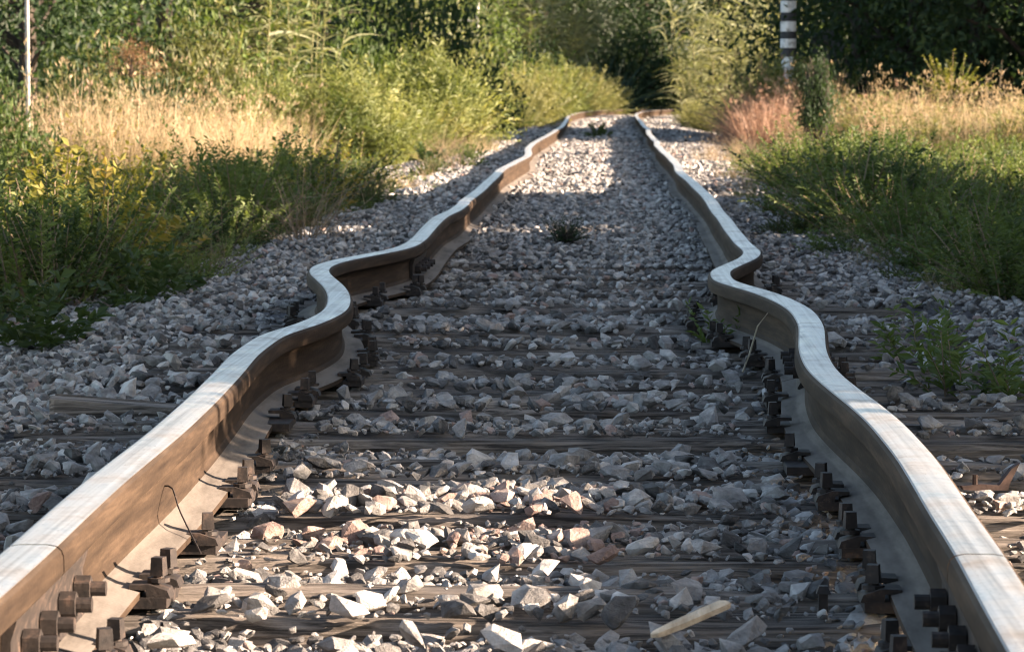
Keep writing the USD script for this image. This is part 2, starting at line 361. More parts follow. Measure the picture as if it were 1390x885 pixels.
SHAPES = [crushed(100 + k, 18 + k % 8) for k in range(14)]
STONE_MATS = ['stone_grey', 'stone_pale', 'stone_dark', 'stone_rust']
STONE_P = [0.53, 0.17, 0.265, 0.035]


def scatter(y0, y1, cell, rmin, rmax):
    ys = np.arange(y0, y1, cell); xs = np.arange(-2.3, 2.3, cell)
    X, Y = np.meshgrid(xs, ys)
    X = X + rng.uniform(-0.5, 0.5, X.shape) * cell; Y = Y + rng.uniform(-0.5, 0.5, Y.shape) * cell
    X = (X + np.where(Y > 52, (Y - 52) ** 2 / 348, 0)).ravel(); Y = Y.ravel()
    px, py = project(np.stack([X, Y, 0 * X], -1))
    k = (px > -120) & (px < 1510) & (py < 1000)
    X, Y = X[k], Y[k]
    r = rmin + (rmax - rmin) * rng.beta(1.0, 2.4, len(X))
    z = bed_height(X, Y) + rng.normal(0, 0.008, len(X)) - r * 0.35
    keep = np.ones(len(X), bool)
    # on the sleepers only scattered stones, lying on top
    for q, f in enumerate(SLEEPERS):
        on = (Y > f - 0.02) & (Y < f + SW + 0.02) & (np.abs(X - s_dx[q]) < s_len[q] / 2 + 0.03)
        p = np.interp(f, [3, 5.4, 6.5, 10, 13], [0.42, 0.40, 0.32, 0.40, 0.9])
        p = p * np.where((X > 0.5) & (Y < 9), 0.4, 1.0) * (0.5 + 1.3 * noise(np.stack([X * 4, Y * 1.0, 0 * X + q], -1), 9))
        p = np.where(r < 0.0145, np.maximum(p, 0.46), p)
        gone = on & (rng.uniform(size=len(X)) > p)
        keep &= ~gone
        z = np.where(on, np.maximum(z, s_z[q] + r * 0.42), z)
        rim = (Y > f - 0.075) & (Y <= f - 0.02) & (Y < 12.5) & (rng.uniform(size=len(X)) < 0.8)
        z = np.where(rim & (np.abs(X) < 1.0), np.minimum(z, -0.045 + 0.015 * rng.uniform(size=len(X))), z)
    dl, dr = X - xl(Y), X - xr(Y)
    near_in = np.minimum(np.abs(dl), np.abs(dr))
    keep &= near_in > np.interp(Y, [8, 10.5, 14, 20], [0.066, 0.06, 0.035, 0.022]) + r * 0.6
    trough = (near_in < 0.15) & (Y < 10)
    z = np.where(trough, np.minimum(z, -0.004 - r * 0.2), z)
    X, Y, z, r = X[keep], Y[keep], z[keep], r[keep]
    return np.stack([X, Y, z], -1), r


parts_ = [scatter(2.9, 6.5, 0.022, 0.0045, 0.011), scatter(2.2, 9.0, 0.0255, 0.0075, 0.037), scatter(9.0, 17, 0.034, 0.010, 0.031), scatter(17, 36, 0.055, 0.020, 0.038), scatter(36, 74, 0.10, 0.038, 0.058)]
# hand-placed larger stones that stand out
SPECIAL = [((505, 815), 0.028, 'stone_pale'), ((868, 742), 0.036, 'stone_pale'), ((570, 728), 0.028, 'stone_pale'), ((775, 682), 0.033, 'stone_rust'), ((842, 660), 0.017, 'stone_pale'), ((600, 690), 0.02, 'stone_dark'),
           ((1010, 862), 0.04, 'stone_grey'), ((838, 828), 0.033, 'stone_dark'), ((232, 868), 0.034, 'stone_pale'), ((645, 815), 0.023, 'stone_dark'), ((905, 870), 0.033, 'stone_grey'), ((740, 770), 0.021, 'stone_pale'),
           ((1100, 870), 0.033, 'stone_grey'), ((350, 835), 0.02, 'stone_pale'), ((560, 860), 0.033, 'stone_grey'), ((690, 868), 0.033, 'stone_pale'), ((930, 800), 0.03, 'stone_grey'), ((410, 640), 0.023, 'stone_pale'), ((460, 770), 0.022, 'stone_pale')]
pos = np.vstack([p for p, _ in parts_]); rad = np.concatenate([r for _, r in parts_])
mi = rng.choice(4, len(pos), p=STONE_P)
patch = noise(np.stack([pos[:, 0] * 2.2, pos[:, 1] * 2.2, 0 * rad], -1), 21)
mi = np.where((patch > 0.72) & (pos[:, 1] < 5.2) & (rng.uniform(size=len(pos)) < 0.3), 3, mi)
sp_pos = np.array([at_z(px, py, 0.02) for (px, py), _, _ in SPECIAL])
far_from = np.ones(len(pos), bool)
for q, (_, r, _) in enumerate(SPECIAL):
    far_from &= np.hypot(pos[:, 0] - sp_pos[q, 0], (pos[:, 1] - sp_pos[q, 1])) > r * 0.9
pos, rad, mi = pos[far_from], rad[far_from], mi[far_from]
pos = np.vstack([sp_pos, pos]); rad = np.concatenate([[r for _, r, _ in SPECIAL], rad]); mi = np.concatenate([[STONE_MATS.index(m) for _, _, m in SPECIAL], mi])
N = len(pos)
sh = rng.integers(0, len(SHAPES), N); flat_ = np.argsort([np.ptp(v[:, 2]) for v, _ in SHAPES])[:6]; sh[:len(SPECIAL)] = flat_[np.arange(len(SPECIAL)) % 6]
yaw = rng.uniform(0, 2 * np.pi, N); til = rng.normal(0, 0.38, (N, 2))


def quat(yaw, a, b):
    q = trimesh.transformations.quaternion_multiply
    return q(trimesh.transformations.quaternion_about_axis(yaw, [0, 0, 1]), q(trimesh.transformations.quaternion_about_axis(a, [1, 0, 0]), trimesh.transformations.quaternion_about_axis(b, [0, 1, 0])))


px, py = project(pos)
size_px = rad / pos[:, 1]
inview = (px > 5) & (px < 1385) & (py > 0) & (py < 880)
order = np.argsort(-np.where(inview, size_px, 0))
single = np.zeros(N, bool); single[order[:300]] = True
for k in np.nonzero(single)[0]:
    v, f = SHAPES[sh[k]]
    R = trimesh.transformations.quaternion_matrix(quat(yaw[k], *til[k]))[:3, :3]
    p = put('stone', ((v * rad[k]) @ R.T, f), STONE_MATS[mi[k]], bed, loc=pos[k])


def instancer(path, protos, idx, P, Q, S):
    """protos: list of prim paths builders already defined below path"""
    pi = UsdGeom.PointInstancer.Define(stage, path)
    pi.CreatePrototypesRel().SetTargets([Sdf.Path(p) for p in protos])
    pi.CreateProtoIndicesAttr(Vt.IntArray.FromNumpy(np.asarray(idx, np.int32)))
    pi.CreatePositionsAttr(Vt.Vec3fArray.FromNumpy(np.asarray(P, np.float32)))
    pi.CreateOrientationsAttr(Vt.QuathArray([Gf.Quath(*map(float, q)) for q in Q]))
    pi.CreateScalesAttr(Vt.Vec3fArray.FromNumpy(np.repeat(np.asarray(S, np.float32)[:, None], 3, 1) if np.ndim(S) == 1 else np.asarray(S, np.float32)))
    return pi.GetPrim()


rest = np.nonzero(~single)[0]
ip = str(bed.GetPath()) + '/loose_stones'
UsdGeom.PointInstancer.Define(stage, ip)
protos = []
for a in range(4):
    for b in range(len(SHAPES)):
        q = f'{ip}/stone_kind_{a}_{b}'
        UsdGeom.Xform.Define(stage, q)
        usdkit.mesh(stage, q + '/stone', SHAPES[b], MAT[STONE_MATS[a]])
        protos.append(q)
tag(instancer(ip, protos, mi[rest] * len(SHAPES) + sh[rest], pos[rest], [quat(yaw[k], *til[k]) for k in rest], rad[rest]), kind='stuff')

# ------------------------------------------------------------------ sleepers with their chairs and spikes
def sleeper_mesh(seed, L):
    r = np.random.default_rng(seed)
    nx, nt = 50, 22
    gro = [(r.uniform(0.05, 0.10), 0.016), (r.uniform(0.12, 0.19), 0.02)]; gdep = r.uniform(0.02, 0.035)
    split, step = r.uniform(0.07, 0.15), r.uniform(0.010, 0.024)
    xs = np.linspace(-L / 2, L / 2, nx); ts = np.linspace(0, SW, nt)
    rings = []
    for k, x in enumerate(xs):
        pr = []
        q = np.stack([np.full(nt, x * 0.9), ts * 30, np.full(nt, seed * 3.1)], -1)
        g = fbm(q, 3, seed)
        top = -0.022 * np.clip(0.47 - g, 0, 1) * 5.0 + (noise(np.stack([np.full(nt, x * 3), ts * 6, np.full(nt, seed * 1.0)], -1), seed + 2) - 0.5) * 0.012
        for gy, gw in gro:
            top = top - gdep * np.clip(1 - np.abs(ts - gy - 0.012 * math.sin(x * 3 + seed)) / gw, 0, 1) * (noise(np.array([[x * 2.2, gy * 40, seed * 1.0]]), 6)[0] > 0.33)
        top = top + (ts > split + 0.012 * math.sin(x * 2.1 + seed)) * step * (0.25 + 1.1 * noise(np.array([[x * 1.6, 3.0, seed * 1.0]]), 8)[0]) - step * 0.6
        edge = np.minimum(ts, SW - ts)
        top = top - 0.014 * np.clip(1 - edge / 0.018, 0, 1) ** 2 * (1 + 1.2 * noise(np.array([[x * 5, seed, 0.0]]), 4)[0])
        fr = (noise(np.array([[x * 2.5, seed, 7.0]]), 5)[0] - 0.5) * 0.018
        ys = ts.copy(); ys[0] += fr * 0.6; ys[1] += fr * 0.5
        e = abs(x) > L / 2 - 0.03
        pr = [(x, y, z - (0.006 * e)) for y, z in zip(ys, top)]
        pr += [(x, SW, -0.06), (x, SW, -0.14), (x, 0.0, -0.14), (x, 0.0 + fr * 0.8, -0.06), (x, fr * 0.7, -0.028)]
        rings.append(pr)
    V = np.array(rings); k = V.shape[1]; V = V.reshape(-1, 3)
    f = []
    for i in range(nx - 1):
        for j in range(k):
            p, q = i * k + j, i * k + (j + 1) % k
            f += [[p, p + k, q + k], [p, q + k, q]]
    n = len(V); V = np.vstack([V, V[:k].mean(0), V[-k:].mean(0)])
    for j in range(k):
        f += [[j, (j + 1) % k, n], [(nx - 1) * k + (j + 1) % k, (nx - 1) * k + j, n + 1]]
    m = trimesh.Trimesh(V, f, process=False); m.fix_normals(); return m


def box(a, b): return trimesh.creation.box(bounds=[a, b])


def spike_mesh():
    """square coach-screw head on a round collar"""
    c = trimesh.creation.cylinder(0.021, 0.008, sections=10); c.apply_translation([0, 0, 0.004])
    s = trimesh.creation.cylinder(0.0105, 0.03, sections=8); s.apply_translation([0, 0, 0.015])
    h = box([-0.0125, -0.0125, 0.012], [0.0125, 0.0125, 0.046])
    h.vertices[h.vertices[:, 2] > 0.03, :2] *= 0.86
    v, f = join([tm(c), tm(s), tm(h)]); return v * [0.72, 0.72, 0.70], f


def clip_mesh():
    """cast clip that grips the foot of the rail; the rail lies at -x"""
    prof = np.array([[-0.026, 0.017], [0.0, 0.018], [0.024, 0.010], [0.028, 0.0], [-0.003, 0.0], [-0.004, 0.0105], [-0.026, 0.0115]])
    fr = [(np.array([0.0, y, 0.0]), np.array([1.0, 0, 0]), np.array([0, 0, 1.0])) for y in (-0.022, 0.022)]
    return tm(sweep(prof, fr))


SPIKE, CLIP = spike_mesh(), clip_mesh()
FOOT = 0.0625
place_words = {0: 'nearest the camera, right at the foot of the picture'}
ordinals = ['nearest', 'second', 'third', 'fourth', 'fifth', 'sixth', 'seventh', 'eighth', 'ninth', 'tenth', 'eleventh', 'twelfth', 'thirteenth', 'fourteenth', 'fifteenth', 'sixteenth', 'seventeenth', 'eighteenth', 'nineteenth', 'twentieth', 'twenty-first']
looks_ = ['split grey timber sleeper', 'cracked weathered timber sleeper', 'rough-edged grey timber sleeper', 'gravel-strewn timber sleeper']
for q, f in enumerate(SLEEPERS[1:], 1):
    s = xf('sleeper', (s_dx[q], f, s_z[q]), s_skew[q])
    state = 'lying half bare between the rails' if f < 6.3 else ('dark in the shade between the buckled rails' if f < 9.3 else 'almost buried under ballast between the rails')
    tag(s, f'{looks_[q % 4]} {state}, {ordinals[q - 1]} from the front' if q > 1 else f'{looks_[q % 4]} lying at the foot of the picture, nearest of all', 'sleeper', 'timber sleepers under the buckled rails')
    put('timber', sleeper_mesh(40 + q, s_len[q]), 'timber', s, smooth=35)
    if f > 10: continue
    for fx, lab in ((xl, 'l'), (xr, 'r')):
        yc = f + SW / 2
        x0 = float(fx(yc)) - s_dx[q]
        slope = float(fx(yc + 0.08) - fx(yc - 0.08)) / 0.16
        put('base_plate', box([-0.098, -0.07, 0.0], [0.098, 0.07, 0.0145]), 'iron_dark', s, loc=(x0, SW / 2, 0.001))
        for side in (-1, 1):
            for off in (-0.048, 0.048):
                if rng.uniform() < 0.08: continue
                off += rng.normal(0, 0.006)
                xs_ = x0 + slope * off + side * (FOOT * math.sqrt(1 + slope * slope) + 0.012)
                v = CLIP[0].copy(); 
                if side < 0: v = v * [-1, -1, 1]
                put('clip', (v, CLIP[1]), 'iron_dark', s, loc=(xs_, SW / 2 + off, 0.0145))
                a = rng.uniform(-0.5, 0.5); R = np.array([[math.cos(a), -math.sin(a), 0], [math.sin(a), math.cos(a), 0], [0, 0, 1]])
                put('spike', (SPIKE[0] @ R.T, SPIKE[1]), 'iron_dark', s, loc=(xs_ + side * 0.010, SW / 2 + off, 0.029 + rng.uniform(-0.002, 0.006)))

# ------------------------------------------------------------------ rails
half = [(0.0625, 0.0), (0.0625, 0.009), (0.052, 0.012), (0.028, 0.0175), (0.014, 0.024), (0.008, 0.034), (0.0072, 0.06), (0.008, 0.085), (0.012, 0.0945), (0.022, 0.099), (0.034, 0.104), (0.0358, 0.108), (0.0355, 0.126), (0.033, 0.133), (0.028, 0.1375), (0.016, 0.1396)]
PROFILE = np.array(half + [(-a, b) for a, b in half[::-1]])
ZF = 0.0155
BAND = np.array([(0.0275, 0.1381), (0.016, 0.1401), (-0.016, 0.1401), (-0.0255, 0.1384), (-0.016, 0.1388), (0.016, 0.1388)])


def frames(fx, ys, zs=0.0):
    out = []
    for y in ys:
        d = (fx(y + 0.03) - fx(y - 0.03)) / 0.06
        t = np.array([d, 1.0, 0]); t /= np.linalg.norm(t)
        lift = 0.006 * math.sin(y * 1.7 + zs) * (y < 14) * min(1, y / 6)
        out.append((np.array([float(fx(y)), y, ZF + lift - float(drop(y))]), np.array([t[1], -t[0], 0]), np.array([0, 0, 1.0])))
    return out


def rail_ys(a, b): 
    y = np.concatenate([np.arange(a, min(b, 16), 0.04), np.arange(max(a, 16), b, 0.25) if b > 16 else []])
    return np.unique(np.concatenate([y, [b]]))


def hexnut(r, h):
    c = trimesh.creation.cylinder(r, h, sections=6); c.apply_transform(trimesh.transformations.rotation_matrix(np.pi / 2, [0, 1, 0])); return c


def fishplates(rail, fx, yj):
    prof = np.array([(0.0085, 0.03), (0.022, 0.022), (0.030, 0.026), (0.026, 0.034), (0.019, 0.045), (0.019, 0.072), (0.024, 0.088), (0.026, 0.096), (0.012, 0.0935), (0.0085, 0.08)])
    for side in (-1, 1):
        ys = np.linspace(yj - 0.25, yj + 0.25, 13)
        fr = frames(fx, ys)
        pr = prof * [side, 1]
        if side < 0: pr = pr[::-1]
        fp = put('fishplate', sweep(pr, fr), 'iron_dark', rail, smooth=25)
        for dy in (-0.18, -0.065, 0.065, 0.18):
            (o, s, u), = frames(fx, [yj + dy])
            nut, stud = hexnut(0.0165, 0.019), trimesh.creation.cylinder(0.0092, 0.04, sections=10)
            stud.apply_transform(trimesh.transformations.rotation_matrix(np.pi / 2, [0, 1, 0]))
            v, ff = join([tm(nut), (np.array(stud.vertices) + [side * 0.008, 0, 0], stud.faces)])
            ang = math.atan2(-s[1], s[0])
            R = np.array([[math.cos(ang), math.sin(ang), 0], [-math.sin(ang), math.cos(ang), 0], [0, 0, 1]])
            put('bolt', (v @ R.T, ff), 'iron_dark', fp, loc=o + s * side * 0.030 + u * 0.058)


def rail(fx, a, b, label, joint=None, zs=0.0):
    r = xf('rail'); tag(r, label, 'rail', 'buckled rails of the single track')
    put('rail_bar', sweep(PROFILE, frames(fx, rail_ys(a, b), zs)), 'rail_steel', r, smooth=28)
    put('running_band', sweep(BAND, frames(fx, rail_ys(a, b), zs)), 'worn_steel', r, smooth=28)
    if joint: fishplates(r, fx, joint)


rail(xl, 1.6, 3.53, 'short front end of the left rail below its joint at the lower left corner', None)
rail(xl, 3.537, 10.55, 'left rail with sunlit rusty web in front and S-bend behind', 3.534)
rail(xl, 10.556, 88.0, 'far length of the left rail, running straight then curving away at the end', 10.553)
rail(xr, 1.6, 3.465, 'short front end of the right rail below its joint at lower right corner', None, 1.3)
rail(xr, 3.472, 6.86, 'black-sided front length of the right rail bending outward with bright worn top', 3.469, 1.3)
rail(xr, 6.866, 13.2, 'middle length of the right rail with the tight sideways kink', 6.863, 1.3)
rail(xr, 13.206, 88.0, 'far length of the right rail running straight into the distance', None, 1.3)

# ------------------------------------------------------------------ plants: leaves and blades
def unit(a): return a / (np.linalg.norm(a, axis=-1, keepdims=True) + 1e-12)


def leaves(P, D, Nn, L, W, fold=0.15):
    """folded four-sided leaves, two triangles each"""
    D = unit(D); S = unit(np.cross(D, Nn)); U = np.cross(S, D)
    L, W = np.broadcast_to(L, len(P))[:, None], np.broadcast_to(W, len(P))[:, None]
    mid = P + D * L * 0.45
    v = np.stack([P, mid + S * W * 0.5 + U * W * fold, P + D * L - U * L * 0.08, mid - S * W * 0.5 + U * W * fold], 1).reshape(-1, 3)
    i = np.arange(len(P))[:, None] * 4
    return v, np.vstack([i + [0, 1, 2], i + [0, 2, 3]])


def blades(P, D, L, W, bend, seg=4, r=None):
    """tapering blades that lean along D and droop by bend"""
    r = r or rng
    n = len(P); D = unit(D)
    side = unit(np.cross(D, [0, 0, 1.0]) + 1e-6 * r.normal(size=(n, 3)))
    tw = r.uniform(0, np.pi, n)[:, None]
    out = unit(np.stack([D[:, 0], D[:, 1], 0 * D[:, 2]], -1) + 0.05 * r.normal(size=(n, 3)) * [1, 1, 0])
    side = unit(side * np.cos(tw) + np.cross(D, side) * np.sin(tw))
    L, W, bend = (np.broadcast_to(q, n)[:, None] for q in (L, W, bend))
    V = []
    for s in range(seg + 1):
        t = s / seg
        c = P + D * L * t + out * L * bend * t * t * 0.6 - np.array([0, 0, 1.0]) * L * bend * t ** 2.2 * 0.55
        w = W * (1 - t) ** 0.7 * (0.75 + 0.6 * t * (1 - t) * 2)
        V += [c - side * w * 0.5, c + side * w * 0.5] if s < seg else [c]
    V = np.stack(V, 1); k = V.shape[1]
    i = np.arange(n)[:, None] * k
    F = []
    for s in range(seg - 1):
        a = 2 * s
        F += [i + [a, a + 1, a + 3], i + [a, a + 3, a + 2]]
    F.append(i + [2 * (seg - 1), 2 * (seg - 1) + 1, 2 * seg])
    return V.reshape(-1, 3), np.vstack(F)


def arch(r, n, h, spread, pts=7):
    """n stems from the middle, arching outward; (n, pts, 3)"""
    az = r.uniform(0, 2 * np.pi, n); el = r.uniform(0.35, 1.5, n); L = h * r.uniform(0.6, 1.1, n)
    d = np.stack([np.cos(az) * np.cos(el) * spread, np.sin(az) * np.cos(el) * spread, np.sin(el)], -1)
    t = np.linspace(0, 1, pts)[None, :, None]
    base = np.stack([np.cos(az), np.sin(az), 0 * az], -1) * r.uniform(0, 0.12, n)[:, None]
    p = base[:, None] + d[:, None] * t * L[:, None, None]
    p[..., 2] -= (t[..., 0] ** 2) * (L * r.uniform(0.05, 0.35, n))[:, None]
    return p


def stems_mesh(p, r0):
    n, k, _ = p.shape
    return join([tube(p[a], np.linspace(r0, r0 * 0.35, k), 3, False) for a in range(n)])


def shrub(seed, h=0.5, n=46, per=20, ll=0.030, lw=0.013, spread=1.0):
    """low feathery shrub: arching stems set with small leaves in pairs"""
    r = np.random.default_rng(seed)
    p = arch(r, n, h, spread)
    P, D, Nn = [], [], []
    tt = np.linspace(0.18, 1.0, per)
    for a in range(n):
        c = np.stack([np.interp(tt, np.linspace(0, 1, 7), p[a][:, q]) for q in range(3)], -1)
        tg = unit(np.gradient(c, axis=0))
        sd = unit(np.cross(tg, [0, 0, 1.0]))
        for sg in (-1, 1):
            P.append(c); D.append(tg * 0.7 + sd * sg + 0.35 * r.normal(size=c.shape)); Nn.append(np.array([0, 0, 1.0]) + 0.6 * r.normal(size=c.shape))
    P, D, Nn = map(np.vstack, (P, D, Nn))
    L = ll * r.uniform(0.6, 1.35, len(P))
    return leaves(P, D, Nn, L, L * lw / ll), stems_mesh(p[:: 2], 0.004)


def tuft(seed, n=70, h=0.6, w=0.009, base=0.10, lean=0.35, bend=0.6, seeds=0):
    r = np.random.default_rng(seed)
    az = r.uniform(0, 2 * np.pi, n); rr = base * np.sqrt(r.uniform(0, 1, n))
    P = np.stack([np.cos(az) * rr, np.sin(az) * rr, 0 * rr], -1)
    az2 = az + r.normal(0, 0.8, n); ln = np.abs(r.normal(0, lean, n))
    D = np.stack([np.cos(az2) * np.sin(ln), np.sin(az2) * np.sin(ln), np.cos(ln)], -1)
    L = h * r.uniform(0.45, 1.1, n)
    m = [blades(P, D, L, w * r.uniform(0.6, 1.3, n), bend * r.uniform(0.2, 1.3, n), 4, r)]
    if seeds:
        k = r.choice(n, seeds, replace=False)
        Q = P[k] + D[k] * L[k, None] * 0.95
        for _ in range(5):
            m.append(leaves(Q + r.normal(0, 0.012, Q.shape), D[k] + 0.5 * r.normal(size=Q.shape), r.normal(size=Q.shape), 0.032, 0.008))
    return join(m)


def bush(seed, rx, rz, nclump, per, ll, wr=0.5, hang=0.0, ground=True):
    """leafy bush: leaf clumps spread through an uneven dome, with gaps"""
    r = np.random.default_rng(seed)
    d = unit(r.normal(size=(nclump, 3))); d[:, 2] = np.abs(d[:, 2]) if ground else d[:, 2]
    rad_ = r.uniform(0.25, 1.0, nclump) ** 0.5 * (0.75 + 0.5 * noise(d * 2.1 + 5, seed))
    c = d * rad_[:, None] * [rx, rx, rz]
    c[:, 2] += 0.05 * rz
    sig = r.uniform(0.10, 0.24, nclump) * rx
    P = (c[:, None] + r.normal(size=(nclump, per, 3)) * sig[:, None, None] * [1, 1, 0.7]).reshape(-1, 3)
    O = np.repeat(d, per, 0)
    D = O * 0.7 + r.normal(size=P.shape) * 0.8 + np.array([0, 0, -hang])
    Nn = O * 0.6 + np.array([0, 0, 0.9]) + r.normal(size=P.shape) * 0.7
    P[:, 2] = np.abs(P[:, 2]) if ground else P[:, 2]
    L = ll * r.uniform(0.6, 1.4, len(P))
    fol = leaves(P, D, Nn, L, L * wr)
    k = r.choice(nclump, min(nclump, 26), replace=False)
    st = join([tube(np.stack([np.array([0, 0, 0.0]), c[a] * [0.35, 0.35, 0.6], c[a]]), np.array([0.022, 0.012, 0.004]) * rx, 4, False) for a in k])
    return fol, st


def reeds(seed, n=16, h=3.2, base=0.5, per=26, ll=0.55, w=0.045):
    """giant reed: canes with long strap leaves that droop"""
    r = np.random.default_rng(seed)
    az = r.uniform(0, 2 * np.pi, n); rr = base * np.sqrt(r.uniform(0, 1, n))
    B = np.stack([np.cos(az) * rr, np.sin(az) * rr, 0 * rr], -1)
    ln = np.abs(r.normal(0, 0.13, n)); H = h * r.uniform(0.55, 1.1, n)
    D = np.stack([np.cos(az) * np.sin(ln), np.sin(az) * np.sin(ln), np.cos(ln)], -1)
    canes = join([tube(np.stack([B[a], B[a] + D[a] * H[a] * 0.5, B[a] + D[a] * H[a]]), [0.009, 0.007, 0.003], 4, False) for a in range(n)])
    t = r.uniform(0.08, 1.0, (n, per))
    P = (B[:, None] + D[:, None] * (H[:, None] * t)[..., None]).reshape(-1, 3)
    a2 = r.uniform(0, 2 * np.pi, n * per); el = r.normal(0.75, 0.3, n * per)
    DD = np.stack([np.cos(a2) * np.cos(el), np.sin(a2) * np.cos(el), np.sin(el)], -1)
    L = ll * r.uniform(0.6, 1.3, n * per)
    return blades(P, DD, L, w * r.uniform(0.7, 1.2, n * per), r.uniform(0.3, 1.5, n * per), 4, r), canes


def tree(seed, H, R, nclump, per, ll, low=0.05, hang=0.2, wr=0.45):
    r = np.random.default_rng(seed)
    tp = np.array([[0, 0, 0], [0.03, 0.02, 0.3], [r.normal(0, 0.06), r.normal(0, 0.06), 0.62], [r.normal(0, 0.08), r.normal(0, 0.08), 0.92]]) * [R, R, H]
    m = [tube(tp, np.array([0.055, 0.042, 0.028, 0.01]) * H * 0.6, 8, False)]
    z = r.uniform(low, 1, nclump)
    wz = np.sqrt(np.clip(1 - ((z - 0.42) / 0.62) ** 2, 0.05, 1))
    az = r.uniform(0, 2 * np.pi, nclump); q = np.sqrt(r.uniform(0.15, 1, nclump)) * wz
    c = np.stack([np.cos(az) * q * R, np.sin(az) * q * R, z * H], -1)
    c *= (0.8 + 0.4 * noise(c * 1.3, seed))[:, None] * [1, 1, 0] + np.array([0, 0, 1.0])
    for a in r.choice(nclump, min(24, nclump), replace=False):
        zz = max(0.12 * H, c[a, 2] - 0.45 * q[a] * R)
        s = np.array([np.interp(zz, tp[:, 2], tp[:, 0]), np.interp(zz, tp[:, 2], tp[:, 1]), min(zz, tp[-1, 2])])
        m.append(tube(np.stack([s, (s + c[a]) / 2 + [0, 0, 0.08 * R], c[a]]), np.array([0.014, 0.009, 0.003]) * H * 0.6, 5, False))
    sig = r.uniform(0.09, 0.19, nclump) * R
    P = (c[:, None] + r.normal(size=(nclump, per, 3)) * sig[:, None, None] * [1, 1, 0.65]).reshape(-1, 3)
    O = unit(np.repeat(c - [0, 0, H * 0.4], per, 0))
    D = O * 0.6 + r.normal(size=P.shape) * 0.8 - np.array([0, 0, hang])
    L = ll * r.uniform(0.6, 1.4, len(P))
    P[:, 2] = np.maximum(P[:, 2], 0.02)
    return leaves(P, D, O * 0.5 + [0, 0, 0.9] + r.normal(size=P.shape) * 0.7, L, L * wr), join(m)


def twigs(seed, n=30, h=0.9):
    r = np.random.default_rng(seed)
    p = arch(r, n, h, 0.7, 6); p += np.cumsum(r.normal(0, 0.018, p.shape), 1)
    out = [tube(p[a], np.linspace(0.006, 0.002, 6), 3, False) for a in range(n)]
    for a in range(n):
        for k in (2, 3, 4):
            e = p[a, k] + r.normal(0, 0.12, 3) + [0, 0, 0.06]
            out.append(tube(np.stack([p[a, k], (p[a, k] + e) / 2 + r.normal(0, 0.01, 3), e]), [0.003, 0.002, 0.001], 3, False))
    return join(out)


KINDS = '/World/plant_kinds'
stage.CreateClassPrim(KINDS)
KIND = {}


def kind(name, *meshes):
    """a kind of plant: class prim with its named part meshes ((part, mesh, material) each)"""
    UsdGeom.Xform.Define(stage, f'{KINDS}/{name}')
    for part, mesh, m in meshes:
        usdkit.mesh(stage, f'{KINDS}/{name}/{part}', mesh, MAT[m])
    KIND[name] = [m for m in meshes]
    return name


def plant(k, name, label, cat, loc, rz=0.0, sc=1.0, group=None):
    p = xf(name, loc, rz, sc)
    p.GetReferences().AddInternalReference(f'{KINDS}/{k}')
    p.SetInstanceable(True)
    return tag(p, label, cat, group)


def gz(x, y): return float(ground_height(x, y))


def stuff(name, label, kinds_, pts, smin, smax, cat=None, zfix=None, tilt=0.12):
    """one object: a PointInstancer of plants of the given kinds at pts (n,2)"""
    path = numbered('/World', name)
    UsdGeom.PointInstancer.Define(stage, path)
    pr = []
    for a, k in enumerate(kinds_):
        q = f'{path}/plant_kind_{a}'
        UsdGeom.Xform.Define(stage, q)
        for part, mesh, m in KIND[k]:
            usdkit.mesh(stage, f'{q}/{part}', mesh, MAT[m])
        pr.append(q)
    pts = np.asarray(pts); n = len(pts)
    z = np.maximum(ground_height(pts[:, 0], pts[:, 1]), np.where(np.abs(pts[:, 0]) < 2.3, bed_height(pts[:, 0], pts[:, 1]) - 0.03, -9)) if zfix is None else zfix
    s = rng.uniform(smin, smax, n) * (0.72 + 0.56 * noise(np.stack([pts[:, 0] * 1.1, pts[:, 1] * 0.8, 0 * pts[:, 0]], -1), 31))
    Q = [quat(rng.uniform(0, 6.28), rng.normal(0, tilt), rng.normal(0, tilt)) for _ in range(n)]
    sc = np.stack([s * rng.uniform(0.85, 1.2, n), s * rng.uniform(0.85, 1.2, n), s * rng.uniform(0.8, 1.25, n)], -1)
    p = instancer(path, pr, rng.integers(0, len(kinds_), n), np.column_stack([pts, z - 0.01]), Q, sc)
    return tag(p, label, cat, kind='stuff')


def area(poly, n, seed):
    """n points spread evenly in a polygon on the ground"""
    from shapely import Polygon, contains_xy
    g = Polygon(poly); r = np.random.default_rng(seed); out = []
    x0, y0, x1, y1 = g.bounds
    cell = math.sqrt(g.area / n)
    X, Y = np.meshgrid(np.arange(x0, x1, cell), np.arange(y0, y1, cell))
    X = X + r.uniform(-0.5, 0.5, X.shape) * cell; Y = Y + r.uniform(-0.5, 0.5, Y.shape) * cell
    k = contains_xy(g, X, Y)
    return np.stack([X[k], Y[k]], -1)


for s in range(4):
    f, st = shrub(200 + s, 0.44, 60, 24, 0.024, 0.011); kind(f'low_shrub_{s}', ('foliage', f, 'leaf_low_dark'), ('stem', st, 'twig_brown'))
    f, st = shrub(210 + s, 0.44, 60, 24, 0.025, 0.010); kind(f'green_shrub_{s}', ('foliage', f, 'leaf_low_green'), ('stem', st, 'twig_brown'))
for s in range(2):
    f, st = shrub(220 + s, 0.46, 40, 15, 0.032, 0.018); kind(f'yellow_weed_{s}', ('foliage', f, 'leaf_yellow'), ('stem', st, 'twig_brown'))
    f, st = shrub(230 + s, 0.34, 14, 8, 0.055, 0.02, 0.8); kind(f'track_weed_{s}', ('foliage', f, 'leaf_low_green'), ('stem', st, 'twig_brown'))
    kind(f'dark_weed_{s}', ('foliage', shrub(240 + s, 0.30, 20, 10, 0.05, 0.03, 0.9)[0], 'leaf_low_dark'))
